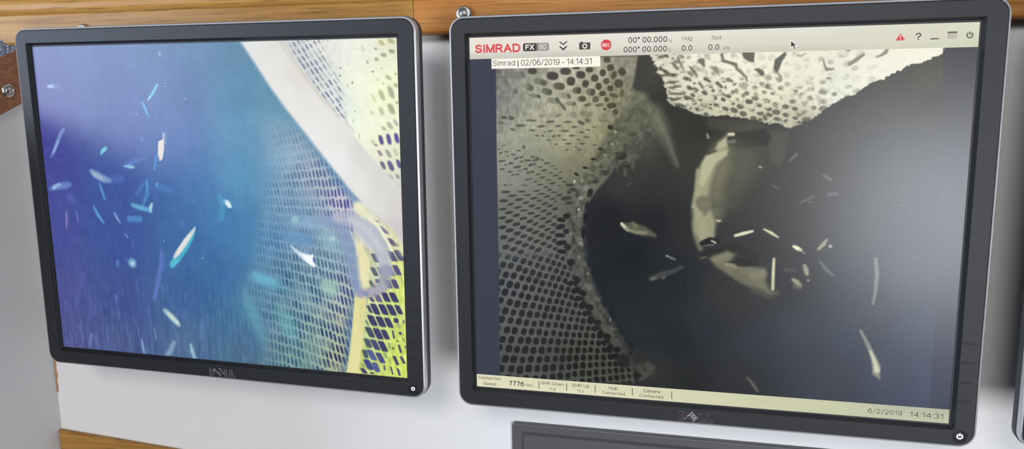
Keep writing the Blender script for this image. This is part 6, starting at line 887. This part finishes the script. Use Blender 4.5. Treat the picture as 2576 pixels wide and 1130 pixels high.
def monitor(mw, label, screen_me, icon_scale=1.0):
    t = empty('computer_monitor', UP @ mw, label, 'monitor', 'monitors mounted in a row')
    new_obj('bezel', ME['bezel'], None, t)
    tag(new_obj('rim', ME['rim'], None, t), 'thin silver rim round the bezel')
    new_obj('rear_shell', ME['shell'], None, t)
    m_ = new_obj('wall_mount', ME['mount'], None, t); new_obj('mount_plate', ME['plate'], None, m_)
    new_obj('screen_border', ME['border'], None, t)
    for k, g in BTN:
        b = new_obj('button', k, None, t); new_obj('button_gap', g, None, b)
    p = new_obj('power_button', PB, None, t); ic = new_obj('power_icon', PI_ME, None, p); tag(ic, 'glowing white power symbol')
    if icon_scale != 1.0:
        c = Vector(P3(pc, 0)); ic.matrix_local = Matrix.Translation((c.x*(1-icon_scale), 0, c.z*(1-icon_scale))) @ Matrix.Diagonal((icon_scale, 1, icon_scale, 1))
    lg = new_obj('maker_logo', LOGO, None, t); tag(lg, 'small raised lettering in dark chrome'); tag(new_obj('letter_highlight', EDGE, None, lg), 'bright ridge added for the edge highlight of the raised letters')
    return t, new_obj('screen', screen_me, None, t)

NX, NY = 801, 641
img = grid_lut(PICTURE_BLUE, picture_blue, SW, SH, NX, NY, 2)
me = picture_mesh('screen', NX, NY, img, 0, 0, SW, SH, 0.0, .008); me.materials.append(LCD)
left, sc_l = monitor(Matrix(LEFT_POSE), 'left monitor, blue underwater picture of fish beside a pale rope and yellow net', me, .8)
tag(sc_l, 'lit screen with blue water, small fish, net and pale rope')

img = grid_lut(PICTURE_GREY, picture_grey, SW, SH, NX, NY, 2)
me = picture_mesh('screen', NX, NY, img, 0, 0, SW, SH, 0.0, .013); me.materials.append(LCD)
right, sc_r = monitor(Matrix.Identity(4), 'middle monitor, black and white picture of a net under a pale toolbar', me)
tag(sc_r, 'lit screen with grey net, dark water with painted-in reflections and a pale ring')

yt, yb = UI['bar_y']
def bar(name, y0, y1, pts):
    nx, ny = 61, 13; X, Y = np.meshgrid(np.linspace(0, SW, nx), np.linspace(y0, y1, ny)); num = 0; den = 0
    for x, y, c in pts:
        wgt = (1/(((X-x)/60)**2+((Y-y)/5)**2+.15)**1.5)[..., None]; num = num+wgt*np.array(c, float); den = den+wgt
    m_ = picture_mesh(name, nx, ny, num/den, 0, y0, SW, y1, -.05); m_.materials.append(LCD)
    return new_obj(name, m_, None, sc_r)
tag(bar('toolbar', 0, yt, [(0, 0, (236, 226, 212)), (0, 9, (232, 228, 216)), (0, 17, (204, 200, 190)), (90, 2, (232, 226, 214)), (90, 9, (226, 222, 210)), (90, 16, (202, 200, 186)), (180, 2, (228, 226, 212)), (180, 9, (220, 218, 204)), (180, 16, (204, 202, 186)), (260, 2, (222, 222, 208)), (260, 9, (216, 215, 200)), (260, 16, (200, 200, 182)), (310, 9, (220, 212, 198)), (340, 9, (212, 210, 192)), (376, 3, (214, 216, 192)), (376, 9, (208, 211, 182)), (376, 16, (202, 205, 176))]), 'pale beige toolbar across the top of the screen')
tag(bar('status_bar', yb, SH, [(0, 290, (222, 219, 188)), (0, 300, (226, 222, 192)), (90, 290, (218, 216, 184)), (90, 300, (222, 220, 188)), (180, 295, (212, 212, 180)), (260, 295, (200, 202, 166)), (376, 290, (178, 182, 158)), (376, 300, (188, 192, 166))]), 'pale beige status bar along the bottom of the screen')
for nm, poly, col, lv in UI['shapes']: new_obj(nm, flat(nm, poly, -.05-.05*lv), pixel(col), sc_r)
for nm, b, r, col, lv in UI['pills']: new_obj(nm, flat(nm, rrect(b[0], b[1], b[2], b[3], 1.4, 5), -.05-.05*lv), pixel(col), sc_r)
for nm, c, r, col, lv in UI['discs']: new_obj(nm, flat(nm, circ(c, r), -.05-.05*lv), pixel(col), sc_r)
pp, pr_ = UI['power']; new_obj('quit_icon', power_shape(pp, pr_, -.15, .85), pixel((84, 82, 66)), sc_r)
for nm, s, bx, col, bold in UI['texts']: new_obj(nm, text_mesh(nm, s, bx, -.30, bold), pixel(col), sc_r)

me = picture_mesh('screen', 3, 3, np.full((3, 3, 3), 40.0), 0, 0, SW, SH, 0.0); me.materials.append(LCD)
monitor(Matrix.Translation((.4400, 0, .003)), 'silver left edge of a third monitor cut off at the right', me)
